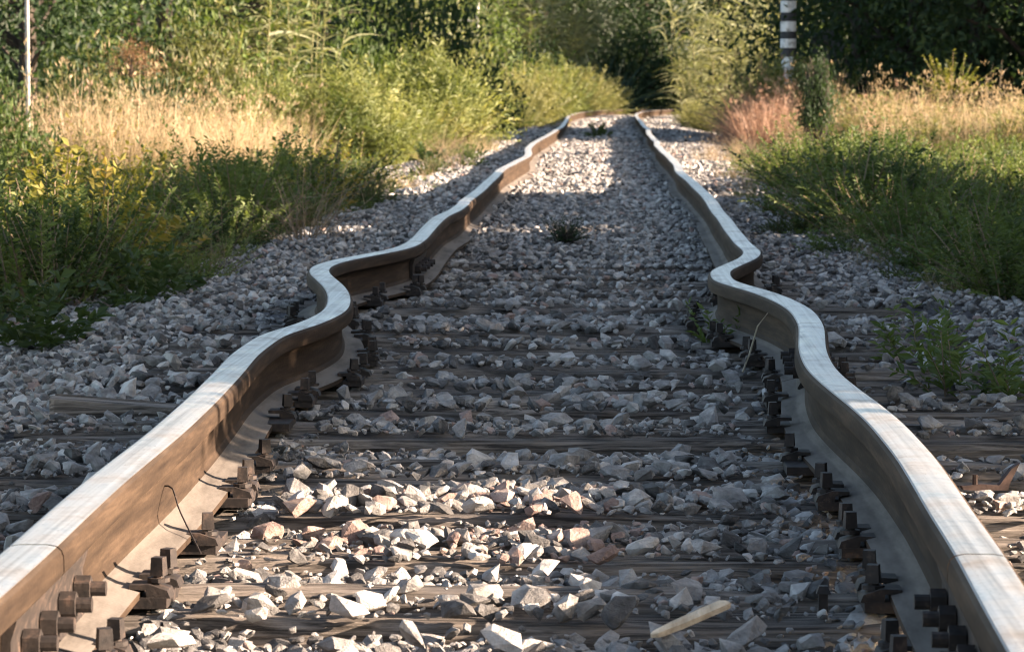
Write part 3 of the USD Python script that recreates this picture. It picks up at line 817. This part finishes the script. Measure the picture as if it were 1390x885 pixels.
for s in range(2):
    kind(f'bright_weed_{s}', ('foliage', shrub(340 + s, 0.85, 70, 22, 0.055, 0.014, 0.7)[0], 'grass_green'))
    kind(f'gold_weed_{s}', ('foliage', shrub(350 + s, 0.75, 70, 22, 0.055, 0.015, 0.8)[0], 'grass_gold'))
    f, st = bush(430 + s, 1.0, 1.0, 90, 45, 0.08, 0.42); kind(f'olive_bush_{s}', ('foliage', f, 'leaf_olive'), ('stem', st, 'bark_dark'))
for s in range(3):
    kind(f'green_grass_{s}', ('blade', tuft(300 + s, 110, 0.72, 0.010, 0.2, 0.3, 0.45), 'grass_green'))
    kind(f'gold_grass_{s}', ('blade', tuft(310 + s, 110, 0.65, 0.010, 0.2, 0.35, 0.5), 'grass_gold'))
    kind(f'tan_grass_{s}', ('blade', tuft(320 + s, 130, 0.75, 0.006, 0.22, 0.34, 0.55, 14), 'grass_tan'))
    kind(f'pink_grass_{s}', ('blade', tuft(330 + s, 130, 0.6, 0.007, 0.2, 0.4, 0.6, 14), 'grass_pink'))
for s in range(3):
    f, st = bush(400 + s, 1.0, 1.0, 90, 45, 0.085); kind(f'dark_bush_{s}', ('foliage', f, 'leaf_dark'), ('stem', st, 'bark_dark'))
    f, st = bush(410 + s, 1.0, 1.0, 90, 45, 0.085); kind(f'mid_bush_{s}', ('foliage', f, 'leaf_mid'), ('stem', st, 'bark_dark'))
f, st = bush(420, 1.0, 1.0, 60, 30, 0.06); kind('brown_bush', ('foliage', f, 'leaf_brown'), ('stem', st, 'bark_dark'))
for s in range(3):
    f, c = reeds(500 + s); kind(f'pale_reed_{s}', ('leaf', f, 'reed_leaf'), ('cane', c, 'cane_olive'))
    f, c = reeds(510 + s, 16, 3.0); kind(f'dark_reed_{s}', ('leaf', f, 'reed_dark'), ('cane', c, 'cane_olive'))
kind('track_clump', ('twig', twigs(730, 40, 0.42), 'bark_dark'), ('foliage', shrub(260, 0.42, 50, 14, 0.04, 0.018)[0], 'leaf_dark'))
kind('blue_palm_0', ('leaf', tuft(520, 130, 1.9, 0.05, 0.35, 0.75, 0.5), 'leaf_blue'))
kind('blue_palm_1', ('leaf', tuft(521, 130, 1.9, 0.05, 0.35, 0.75, 0.5), 'leaf_blue'))
for s in range(3):
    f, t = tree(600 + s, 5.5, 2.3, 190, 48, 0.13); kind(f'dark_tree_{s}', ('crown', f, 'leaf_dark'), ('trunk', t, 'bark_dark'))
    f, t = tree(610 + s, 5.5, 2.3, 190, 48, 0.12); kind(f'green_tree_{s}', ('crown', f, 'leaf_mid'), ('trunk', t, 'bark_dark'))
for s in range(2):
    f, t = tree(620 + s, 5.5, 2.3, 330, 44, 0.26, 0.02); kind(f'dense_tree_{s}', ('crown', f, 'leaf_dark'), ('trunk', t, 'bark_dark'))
for s in range(2):
    kind(f'dead_brush_{s}', ('twig', twigs(700 + s), 'twig_brown'))
    kind(f'pale_brush_{s}', ('twig', twigs(710 + s, 9, 1.2), 'bark_pale'))


def gp(px, Y):
    """ground point below picture column px at distance Y"""
    p = at_y(px, 200, Y)
    return np.array([p[0], Y])


# --- low growth along the ballast
stuff('undergrowth', 'dark green feathery ground cover spilling over the left edge of the ballast', [f'low_shrub_{s}' for s in range(4)] + ['green_shrub_0', 'yellow_weed_0'],
      area([(-1.85, 9.6), (-1.55, 13), (-1.38, 20), (-1.55, 21.5), (-2.6, 24), (-6, 24), (-5, 16), (-3.2, 9.6)], 330, 1), 0.7, 1.15)
stuff('undergrowth', 'bright green feathery ground cover spilling over the right edge of the ballast', [f'green_shrub_{s}' for s in range(4)] + ['low_shrub_1', 'low_shrub_2'],
      area([(1.42, 10.2), (1.22, 12.5), (1.18, 16), (1.22, 19), (1.45, 24), (2.6, 27), (4.4, 27), (3.4, 18), (2.4, 10.2)], 330, 2), 0.8, 1.2)
stuff('yellow_weeds', 'yellow and orange tinged weeds in front of the dark green growth on the left', ['yellow_weed_0', 'yellow_weed_1', 'low_shrub_0'],
      area([(-2.05, 10.4), (-1.75, 11.2), (-1.85, 13.5), (-3.3, 13.5), (-3.0, 10.4)], 48, 3), 0.6, 1.0)
# --- grasses
stuff('dry_grass', 'dry tan grass standing behind the dark green ground cover on the left', ['tan_grass_0', 'tan_grass_1', 'tan_grass_2', 'pink_grass_0', 'tan_grass_0', 'tan_grass_1', 'tan_grass_2', 'low_shrub_1'],
      area([(-2.3, 22.5), (-2.6, 26), (-3.6, 26.6), (-4.7, 26), (-3.7, 21.5)], 150, 4), 0.7, 1.15)
stuff('green_grass', 'tall bright yellow-green grass glowing in the sun left of the track', ['green_grass_0', 'bright_weed_0', 'bright_weed_1', 'green_grass_1', 'bright_weed_0', 'gold_grass_0'],
      area([(-1.55, 34), (-2.2, 31), (-3.0, 30), (-4.3, 30), (-5.6, 34), (-5, 39), (-2.4, 38), (-1.7, 36)], 330, 5), 0.8, 1.35)
stuff('gold_grass', 'low golden green growth beside the far curve of the track on the left', ['gold_weed_0', 'gold_weed_1', 'gold_grass_0', 'gold_weed_0', 'bright_weed_1'],
      area([(-1.25, 48), (-1.2, 56), (-0.75, 62), (0.3, 73), (-0.6, 76), (-2.6, 66), (-2.7, 54), (-2.0, 48)], 260, 6), 0.9, 1.45)
stuff('gold_grass', 'small gold-green tuft by the right rail where the track curves away', ['gold_weed_0', 'gold_weed_1'], area([(1.55, 50), (1.6, 57), (2.3, 57), (2.1, 50)], 22, 7), 0.5, 0.8)
stuff('pink_grass', 'reddish dry grass clump below the striped post', [f'pink_grass_{s}' for s in range(3)], area([(1.75, 35.2), (1.8, 37.8), (2.5, 37.8), (2.4, 35.2)], 70, 8), 1.0, 1.4)
stuff('dry_grass', 'pale straw grass glowing in the sun at the right edge', ['tan_grass_0', 'tan_grass_1', 'tan_grass_2', 'tan_grass_0', 'gold_weed_1', 'tan_grass_1'], area([(2.55, 27), (3.2, 31.5), (5.6, 31.5), (5.0, 26)], 300, 9), 0.75, 1.1)
stuff('dry_grass', 'mixed tan grass beside the dark stump on the right', ['tan_grass_0', 'pink_grass_1', 'gold_weed_0', 'tan_grass_2', 'green_shrub_0'], area([(2.15, 30.3), (2.5, 36), (3.5, 36), (3.1, 29.5)], 110, 10), 0.8, 1.25)

stuff('dry_grass', 'ragged growth hiding the foot of the striped post', ['bright_weed_0', 'tan_grass_1', 'gold_weed_0'], area([(2.0, 38.0), (2.0, 38.8), (2.75, 38.8), (2.75, 38.0)], 16, 12), 1.2, 1.5)
edge = np.random.default_rng(41)
ey = edge.uniform(9.5, 34, 170); es = np.where(edge.uniform(size=170) < 0.5, -1, 1)
ex = np.where(es < 0, np.interp(ey, [9.6, 13, 20, 34], [-1.62, -1.42, -1.28, -1.3]), np.interp(ey, [10, 12.5, 19, 34], [1.30, 1.12, 1.1, 1.5])) + es * edge.normal(0.0, 0.14, 170)
stuff('sparse_weeds', 'small weeds creeping out of the verges over the ballast edges', ['dark_weed_0', 'track_weed_0', 'green_shrub_0', 'tan_grass_0', 'low_shrub_0', 'dead_brush_0'], np.stack([ex, ey], -1), 0.18, 0.5)
# --- single weeds in the ballast
def weed(k, label, px, py, sc, z=0.0, rz=0.0):
    p = at_z(px, py, z); plant(k, 'weed', label, 'weed', (p[0], p[1], z), rz, sc)


weed('track_clump', 'small grey-brown clump growing alone between the rails far up the track', 767, 330, 0.3, 0.02)
weed('track_weed_0', 'yellow-green weed tuft against the inner side of the right rail', 985, 485, 0.5, -0.03)
weed('track_weed_1', 'leafy weed sprawling over the sleeper ends on the right', 1300, 545, 0.65, -0.03, 0.7)
weed('track_weed_0', 'rightmost leafy weed over the sleeper ends at the edge', 1372, 555, 0.65, -0.03, 2.0)
weed('track_weed_1', 'thin weed at the sleeper end nearest the right bushes', 1246, 500, 0.6, -0.03, 3.0)
weed('dark_weed_1', 'dark leafy weed on the stones at the left edge', 62, 480, 0.8, -0.06)
weed('dark_weed_0', 'low weed creeping over stones just right of the yellow weeds', 205, 420, 0.8, -0.05, 1.2)
weed('dark_weed_1', 'tiny weed on the gravel beside the left rail far back', 580, 222, 0.7, -0.04, 1.0)
weed('dark_weed_0', 'dark weed between the far rails where the gravel is shaded', 812, 190, 0.8, 0.0, 1.0)

# --- bushes, reeds and trees, left
T = lambda px, Y, z=None: (*gp(px, Y), gz(*gp(px, Y)) if z is None else z)
B = 'bushes along the left of the track'
plant('dark_bush_0', 'bush', 'dark green bush in shade between the bright grass and the golden growth', 'bush', T(640, 47), 0.3, (0.75, 0.75, 1.0))
plant('dark_bush_1', 'bush', 'dense dark bush behind the right end of the bright grass', 'bush', T(570, 43), 1.3, (1.1, 1.1, 1.9))
plant('mid_bush_0', 'bush', 'leafy mid green bush rising behind the bright grass', 'bush', T(470, 36), 2.0, (0.8, 0.8, 1.35))
plant('dark_bush_2', 'bush', 'dark bush in the shadow behind the tan grass', 'bush', T(195, 28.2), 0.8, (0.6, 0.6, 0.95))
plant('brown_bush', 'bush', 'dead brown-leaved bush among the dark foliage at upper left', 'bush', T(178, 27.2, 0.75), 0.2, (0.26, 0.26, 0.34))
plant('mid_bush_1', 'bush', 'green bush at the far left edge beside the steel post', 'bush', T(5, 21), 0.2, (0.42, 0.42, 0.75))
plant('dark_tree_0', 'tree', 'dark tree filling the upper left corner behind the steel post', 'tree', T(35, 32), 0.5, (0.7, 0.7, 0.75))
plant('green_tree_2', 'tree', 'green tree behind the brown bush at upper left', 'tree', T(230, 34), 2.5, (0.7, 0.7, 0.8))
plant('green_tree_0', 'tree', 'green tree above the middle of the bright grass', 'tree', T(440, 50), 1.0, (0.75, 0.75, 0.9))
plant('green_tree_1', 'tree', 'leafy green tree left of the far grey post', 'tree', T(560, 54), 3.0, (0.8, 0.8, 0.9))
plant('dark_tree_2', 'tree', 'dark tree behind the grass left of the middle', 'tree', T(345, 42), 4.0, (0.8, 0.8, 0.9))
for px, Y, k, s, lab in ((330, 34, 'pale_reed_2', 0.75, 'reed clump with pale leaves behind the left grass, leftmost of three'), (392, 34.5, 'pale_reed_0', 0.7, 'reed clump with pale leaves behind the left grass, middle of three'), (600, 50, 'pale_reed_1', 0.85, 'reed clump with pale leaves in front of the far grey post'),
                          (505, 46, 'pale_reed_0', 0.7, 'reed clump with yellowish leaves above the bright grass'), (650, 58, 'dark_reed_2', 0.9, 'reed clump just right of the far grey post')):
    plant(k, 'reed_clump', lab, 'reeds', T(px, Y), px * 0.1, s)
for k_, px, Y, s_, lab in ((0, 265, 31, (0.7, 0.7, 1.25), 'olive bush with yellowish leaves above the tan grass, left'), (1, 430, 37.5, (0.8, 0.8, 1.2), 'olive bush with yellowish leaves behind the bright grass, middle'), (0, 605, 51.5, (1.0, 1.0, 1.5), 'sunlit olive bush below the far grey post'),
                          (1, 110, 27, (0.6, 0.6, 1.0), 'olive bush right of the steel post at upper left')):
    plant(f'olive_bush_{k_}', 'bush', lab, 'bush', T(px, Y), px * 0.05, s_)
plant('pale_brush_0', 'sapling', 'small bare forked sapling standing in front of the dark bush', 'sapling', T(535, 39.5), 0.2, (0.55, 0.55, 1.15))
plant('pale_brush_1', 'sapling', 'bare leaning stems beside the steel post at upper left', 'sapling', T(95, 24), 0.9, (0.6, 0.6, 1.0))
plant('dead_brush_0', 'brushwood', 'tangle of dead twigs below the brown bush', 'brushwood', T(190, 26.5), 0.4, 0.8)
plant('brown_bush', 'bush', 'brown dried bush at the left edge below the steel post', 'bush', T(28, 19.5), 1.2, (0.34, 0.34, 0.42))
plant('dead_brush_0', 'brushwood', 'dead twigs standing between the brown dried bush and the tan grass', 'brushwood', T(90, 21), 1.4, 0.7)
plant('dead_brush_1', 'brushwood', 'thin dead twigs at the left edge above the yellow weeds', 'brushwood', T(30, 19), 2.4, 0.6)
# --- centre
for px, Y, k, s in ((690, 76, 'pale_reed_0', 1.0), (725, 78, 'pale_reed_1', 1.05), (765, 77, 'pale_reed_2', 1.0), (805, 79, 'pale_reed_0', 1.0), (842, 80, 'dark_reed_1', 0.95)):
    w = {690: 'leftmost', 725: 'second from the left', 765: 'in the middle', 805: 'second from the right', 842: 'rightmost'}[px]
    plant(k, 'reed_clump', f'tall reeds rising above the far end of the track, {w} of five', 'reeds', T(px, Y, 0.3), px * 0.07, s)
plant('blue_palm_0', 'bush', 'spiky blue-green plant in deep shade above the far curve, left one', 'bush', T(760, 74.5, -0.2), 0.4, 1.0)
plant('blue_palm_1', 'bush', 'spiky blue-green plant in deep shade above the far curve, right one', 'bush', T(818, 75.5, -0.2), 1.4, 1.0)
plant('dark_bush_0', 'bush', 'dark bush closing off the far end of the track', 'bush', T(862, 78, -0.2), 1.1, (1.3, 1.3, 1.9))
plant('dark_bush_1', 'bush', 'dark bush just behind the golden growth at the far curve', 'bush', T(715, 75, -0.2), 2.1, (1.3, 1.3, 1.5))
# --- right
for q, (px, Y, k, s, w) in enumerate(((948, 67, 'pale_reed_0', 0.85, 'leftmost, over the vanishing rails'), (968, 63, 'pale_reed_1', 0.85, 'second from the left'), (992, 64, 'pale_reed_2', 0.9, 'third from the left'), (1015, 61, 'pale_reed_0', 0.85, 'third from the right'), (1045, 62, 'pale_reed_1', 0.8, 'second from the right, beside the striped post'), (1085, 60, 'dark_reed_0', 0.8, 'rightmost, behind the striped post'))):
    plant(k, 'reed_clump', f'pale sunlit reeds right of the far track, {w}', 'reeds', T(px, Y), q * 1.1, s)
plant('dark_bush_2', 'bush', 'black-shaded bush at the foot of the sunlit reeds', 'bush', T(985, 53), 0.5, (0.5, 0.5, 0.62))
plant('dark_bush_0', 'bush', 'dark hollow bush where the rails disappear', 'bush', T(912, 87, -0.2), 0.5, (1.1, 1.1, 1.6))
plant('dark_bush_1', 'bush', 'dark creeper growing over the top of the stump', 'bush', T(1108, 29.25, 0.28), 0.9, (0.20, 0.20, 0.55))
plant('yellow_weed_0', 'weed', 'tall yellowish weed in front of the dark trees at upper right', 'weed', T(1290, 33, 0.55), 0.9, 1.1)
plant('pale_brush_0', 'sapling', 'tall thin bare stems in front of the dark trees at upper right', 'sapling', T(1255, 33), 1.9, (0.6, 0.6, 1.15))
plant('pale_brush_1', 'sapling', 'bare stems at the right edge above the straw grass', 'sapling', T(1345, 33), 1.0, (0.6, 0.6, 1.1))
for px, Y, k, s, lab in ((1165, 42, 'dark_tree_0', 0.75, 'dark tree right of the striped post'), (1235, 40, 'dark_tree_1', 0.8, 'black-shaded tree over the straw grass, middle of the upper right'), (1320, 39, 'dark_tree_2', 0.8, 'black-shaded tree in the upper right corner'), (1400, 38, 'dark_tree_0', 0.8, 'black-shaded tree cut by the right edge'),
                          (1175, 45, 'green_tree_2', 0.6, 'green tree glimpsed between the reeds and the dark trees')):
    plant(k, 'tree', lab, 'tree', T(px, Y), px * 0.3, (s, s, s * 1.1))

# --- the wood that closes the view, and the trees whose shade lies over the track (they stand right of the view)
k = 0
for px, Y, kd, s in ((-60, 62, 'dark_tree_1', 1.2), (70, 66, 'green_tree_0', 1.2), (190, 64, 'dark_tree_2', 1.2), (310, 70, 'dark_tree_0', 1.3), (420, 74, 'green_tree_1', 1.3), (520, 80, 'dark_tree_1', 1.3), (610, 84, 'green_tree_2', 1.3), (700, 88, 'dark_tree_2', 1.3), (790, 90, 'dark_tree_0', 1.3), (880, 90, 'dark_tree_1', 1.3),
                      (970, 84, 'dark_tree_2', 1.2), (1050, 78, 'green_tree_0', 1.2), (1140, 78, 'dark_tree_1', 1.2), (1240, 77, 'dark_tree_0', 1.2), (1340, 76, 'dark_tree_2', 1.2)):
    plant(kd, 'tree', f'{"dark" if "dark" in kd else "lighter green"} tree of the wood closing the view, {ordinals[k].replace("nearest", "first")} counted from the left edge', 'tree', T(px, Y), k * 1.7, s, 'trees of the wood behind the track'); k += 1
SHADE = [(4.7, 6.1, 0.56), (5.9, 7.3, 0.64), (5.2, 8.9, 0.52), (5.5, 10.6, 0.46), (5.3, 12.2, 0.46), (6.7, 9.8, 0.50), (6.8, 11.5, 0.50), (5.8, 14.9, 0.62), (5.6, 16.6, 0.55),      # y 5..18.5
         (9.5, 37.5, 1.0), (9.0, 41.5, 1.1), (13, 38.5, 1.2), (13.5, 43, 1.2),
         (8, 71, 0.7), (8.5, 76, 0.75), (9, 81, 0.75)]
for q, (x, y, s) in enumerate(SHADE):
    plant(['dense_tree_0', 'dense_tree_1'][q % 2], 'tree', 'leafy tree standing outside the view to the right and shading the track', 'tree', (x, y, gz(x, y)), q * 2.1, (s * 1.05, s * 1.05, s), 'shade trees right of the track')
plant('dark_bush_0', 'bush', 'shade bush outside the view to the right, nearest the camera', 'bush', (4.5, 5.55, gz(4.5, 5.55)), 0.4, (0.95, 0.95, 2.0), 'shade trees right of the track')

# ------------------------------------------------------------------ posts, stump and small things
def cyl(r, z0, z1, sec=16, r2=None):
    return tube(np.array([[0, 0, z0], [0, 0, (z0 + z1) / 2], [0, 0, z1]]), np.array([r, (r + (r2 or r)) / 2, r2 or r]), sec)


p = T(1069, 39)
post = xf('striped_post', p); tag(post, 'black and white banded signal post rising above the reddish grass', 'post')
ppm = FPX / 39
top_z = lambda py: CAM[2] + (HORIZON - py) / FPX * 39 - p[2]
edges = [0.0] + [top_z(y) for y in (97, 78, 66, 54, 44, 30.5, 18.5, 3, -9, -21, -33, -45)]
put('post_shaft', cyl(0.095, 0, edges[-1] + 0.1), 'paint_white', post, smooth=40)
for a in range(1, len(edges) - 1):
    white = a % 2 == 1
    put('white_band' if white else 'black_band', cyl(0.099, edges[a] + 0.001, edges[a + 1] - 0.001, 20), 'paint_white' if white else 'paint_black', post, smooth=40)
s = xf('sign_board', T(1121, 43)); tag(s, 'dark grey round board on a short stake behind the dry grass', 'sign')
put('stake', cyl(0.025, 0, 1.3), 'iron_dark', s)
d = trimesh.creation.cylinder(0.24, 0.02, sections=24); d.apply_transform(trimesh.transformations.rotation_matrix(np.pi / 2, [1, 0, 0])); d.apply_translation([0, -0.04, 1.42])
put('board', d, 'grey_sheet', s)
s = xf('steel_post', T(39, 23.5)); tag(s, 'thin pale steel post standing in the growth at the left edge', 'post')
put('pole', cyl(0.0165, 0, 2.6, 12), 'galvanised', s, smooth=40); put('cap', cyl(0.021, 2.6, 2.64, 12), 'galvanised', s)
s = xf('far_post', T(648, 64)); tag(s, 'slim grey post among the reeds at the top of the view', 'post')
put('pole', cyl(0.045, 0, 4.2, 10), 'galvanised', s, smooth=40); put('cross_arm', box([-0.55, -0.04, 2.15], [-0.046, 0.04, 2.23]), 'galvanised', s)

r_ = np.random.default_rng(77)
st = xf('tree_stump', T(1108, 29.3), 0.4, (0.9, 0.9, 1.15)); tag(st, 'dark rotting tree stump in the dry grass on the right', 'stump')
th = np.linspace(0, 2 * np.pi, 18, endpoint=False); zs = np.array([-0.05, 0.1, 0.3, 0.5, 0.68, 0.74])
V = []
for a, z in enumerate(zs):
    rr = (0.17 - 0.07 * z / 0.74 + 0.05 * math.exp(-z * 9)) * (1 + 0.5 * (noise(np.stack([np.cos(th) * 2, np.sin(th) * 2, 0 * th + z * 1.5], -1), 3) - 0.5) * 2)
    top = (0.26 * noise(np.stack([np.cos(th) * 3, np.sin(th) * 3, 0 * th], -1), 8)) * (a >= 4)
    V.append(np.stack([np.cos(th) * rr, np.sin(th) * rr, z + top], -1))
V = np.vstack(V); F = []
for a in range(len(zs) - 1):
    for b in range(18):
        p0, q0 = a * 18 + b, a * 18 + (b + 1) % 18
        F += [[p0, q0, q0 + 18], [p0, q0 + 18, p0 + 18]]
V = np.vstack([V, [0, 0, 0.66]])
F += [[90 + b, 90 + (b + 1) % 18, 108] for b in range(18)]
put('stump_wood', (V, np.array(F)), 'bark_dark', st, smooth=40)

for q, (px_, sc_) in enumerate(((1092, 0.8), (1128, 0.9), (1145, 0.75))):
    x_, y_ = gp(px_, 28.9)
    plant(['tan_grass_0', 'yellow_weed_1', 'pink_grass_1'][q], 'weed', ['tan grass tuft leaning on the left side of the dark stump', 'yellowish weed growing against the right side of the dark stump', 'pinkish grass tuft a step right of the dark stump'][q], 'weed', (x_, y_, gz(x_, y_)), q * 1.0, sc_)
# splintered lath in front
a, b = at_z(884, 862, 0.035), at_z(984, 818, 0.06)
d = b - a; Ls = np.linalg.norm(d); d /= Ls; sd = unit(np.cross(d, [0, 0, 1.0])); u = np.cross(sd, d)
prof = np.array([(-0.009, -0.004), (0.010, -0.005), (0.011, 0.002), (0.003, 0.004), (-0.008, 0.003)])
fr = [(a + d * t * Ls, sd * w, u * v_) for t, w, v_ in ((0, 0.15, 0.6), (0.05, 0.55, 0.8), (0.12, 0.6, 1.0), (0.3, 0.85, 1.0), (0.33, 0.95, 1.0), (0.75, 1.0, 1.0), (0.97, 1.0, 1.0), (1.0, 0.9, 0.9))]
st = xf('wooden_lath'); tag(st, 'pale splintered piece of wood lying on the stones in front', 'stick')
put('lath', sweep(prof, fr), 'fresh_wood', st)
# old timber end on the left shoulder
a, b = at_z(72, 541, 0.03), at_z(240, 548, 0.02)
st = xf('timber_offcut', (0, 0, 0)); tag(st, 'black weathered timber end sticking out of the stones on the left', 'timber')
d = b - a; d[2] = 0; L_ = np.linalg.norm(d); d /= L_; sd = np.array([-d[1], d[0], 0])
fr = [(a + d * t * L_ + [0, 0, -0.02 * t], sd * w, np.array([0, 0, w])) for t, w in ((0, 0.94), (0.04, 1.0), (0.4, 0.97), (0.75, 1.0), (1.0, 0.9))]
put('offcut', sweep(np.array([(-0.05, -0.05), (0.05, -0.05), (0.052, 0.0), (0.03, 0.008), (0.015, -0.006), (-0.01, 0.008), (-0.045, 0.005)]), fr), 'timber', st)
# rusty bent bracket right of the right rail
st = xf('rusty_bracket', at_z(1345, 668, 0.0), 0.2, 0.62); tag(st, 'rusty bent metal bracket lying outside the right rail', 'scrap metal')
b1 = np.array([(-0.085, 0.0), (-0.03, 0.004), (0.02, 0.0), (0.055, 0.045), (0.078, 0.06), (0.072, 0.048), (0.05, 0.004), (0.045, -0.014), (-0.02, -0.014), (-0.082, -0.010)])
put('bent_plate', sweep(b1, [(np.array([0.0, y, 0.02]), np.array([1.0, 0, 0]), np.array([0, 0, 1.0])) for y in (-0.012, 0.012)]), 'rust_scrap', st)
pin = cyl(0.008, 0.02, 0.05, 8); put('pin', (pin[0] + [-0.045, 0, 0], pin[1]), 'rust_scrap', st)
# a lone spike between the rails, and a loose one
st = xf('loose_spike', at_z(1117, 836, -0.002)); tag(st, 'dark iron spike standing up alone from the sleeper, right of the pale stick', 'spike')
put('shank', tm(box([-0.006, -0.006, 0], [0.006, 0.006, 0.036])), 'iron_dark', st); h = box([-0.009, -0.009, 0.030], [0.010, 0.009, 0.040]); h.vertices[h.vertices[:, 2] > 0.035, :2] *= 0.6; put('head', h, 'iron_dark', st)
a = at_z(206, 668, 0.075); pts = np.array([a, a + [0.03, -0.02, 0.012], a + [0.055, -0.10, -0.012], a + [0.085, -0.17, -0.045], a + [0.10, -0.20, -0.062]])
q = np.linspace(0, 1, 14); pts = np.stack([PchipInterpolator(np.linspace(0, 1, 5), pts[:, c])(q) for c in range(3)], -1)
st = xf('wire_stub'); tag(st, 'short dark wire bent over the foot of the sunlit left rail', 'wire'); put('strand', tube(pts, 0.0013, 5), 'iron_dark', st, smooth=40)
p0 = at_z(1008, 505, 0.0)
st = xf('twig', p0); tag(st, 'thin pale twig leaning by the weed at the right rail', 'twig')
put('stick', tube(np.array([[0, 0, 0], [0.02, 0.02, 0.05], [0.035, 0.0, 0.11], [0.06, 0.02, 0.14]]), [0.003, 0.0028, 0.002, 0.001], 5), 'bark_pale', st)
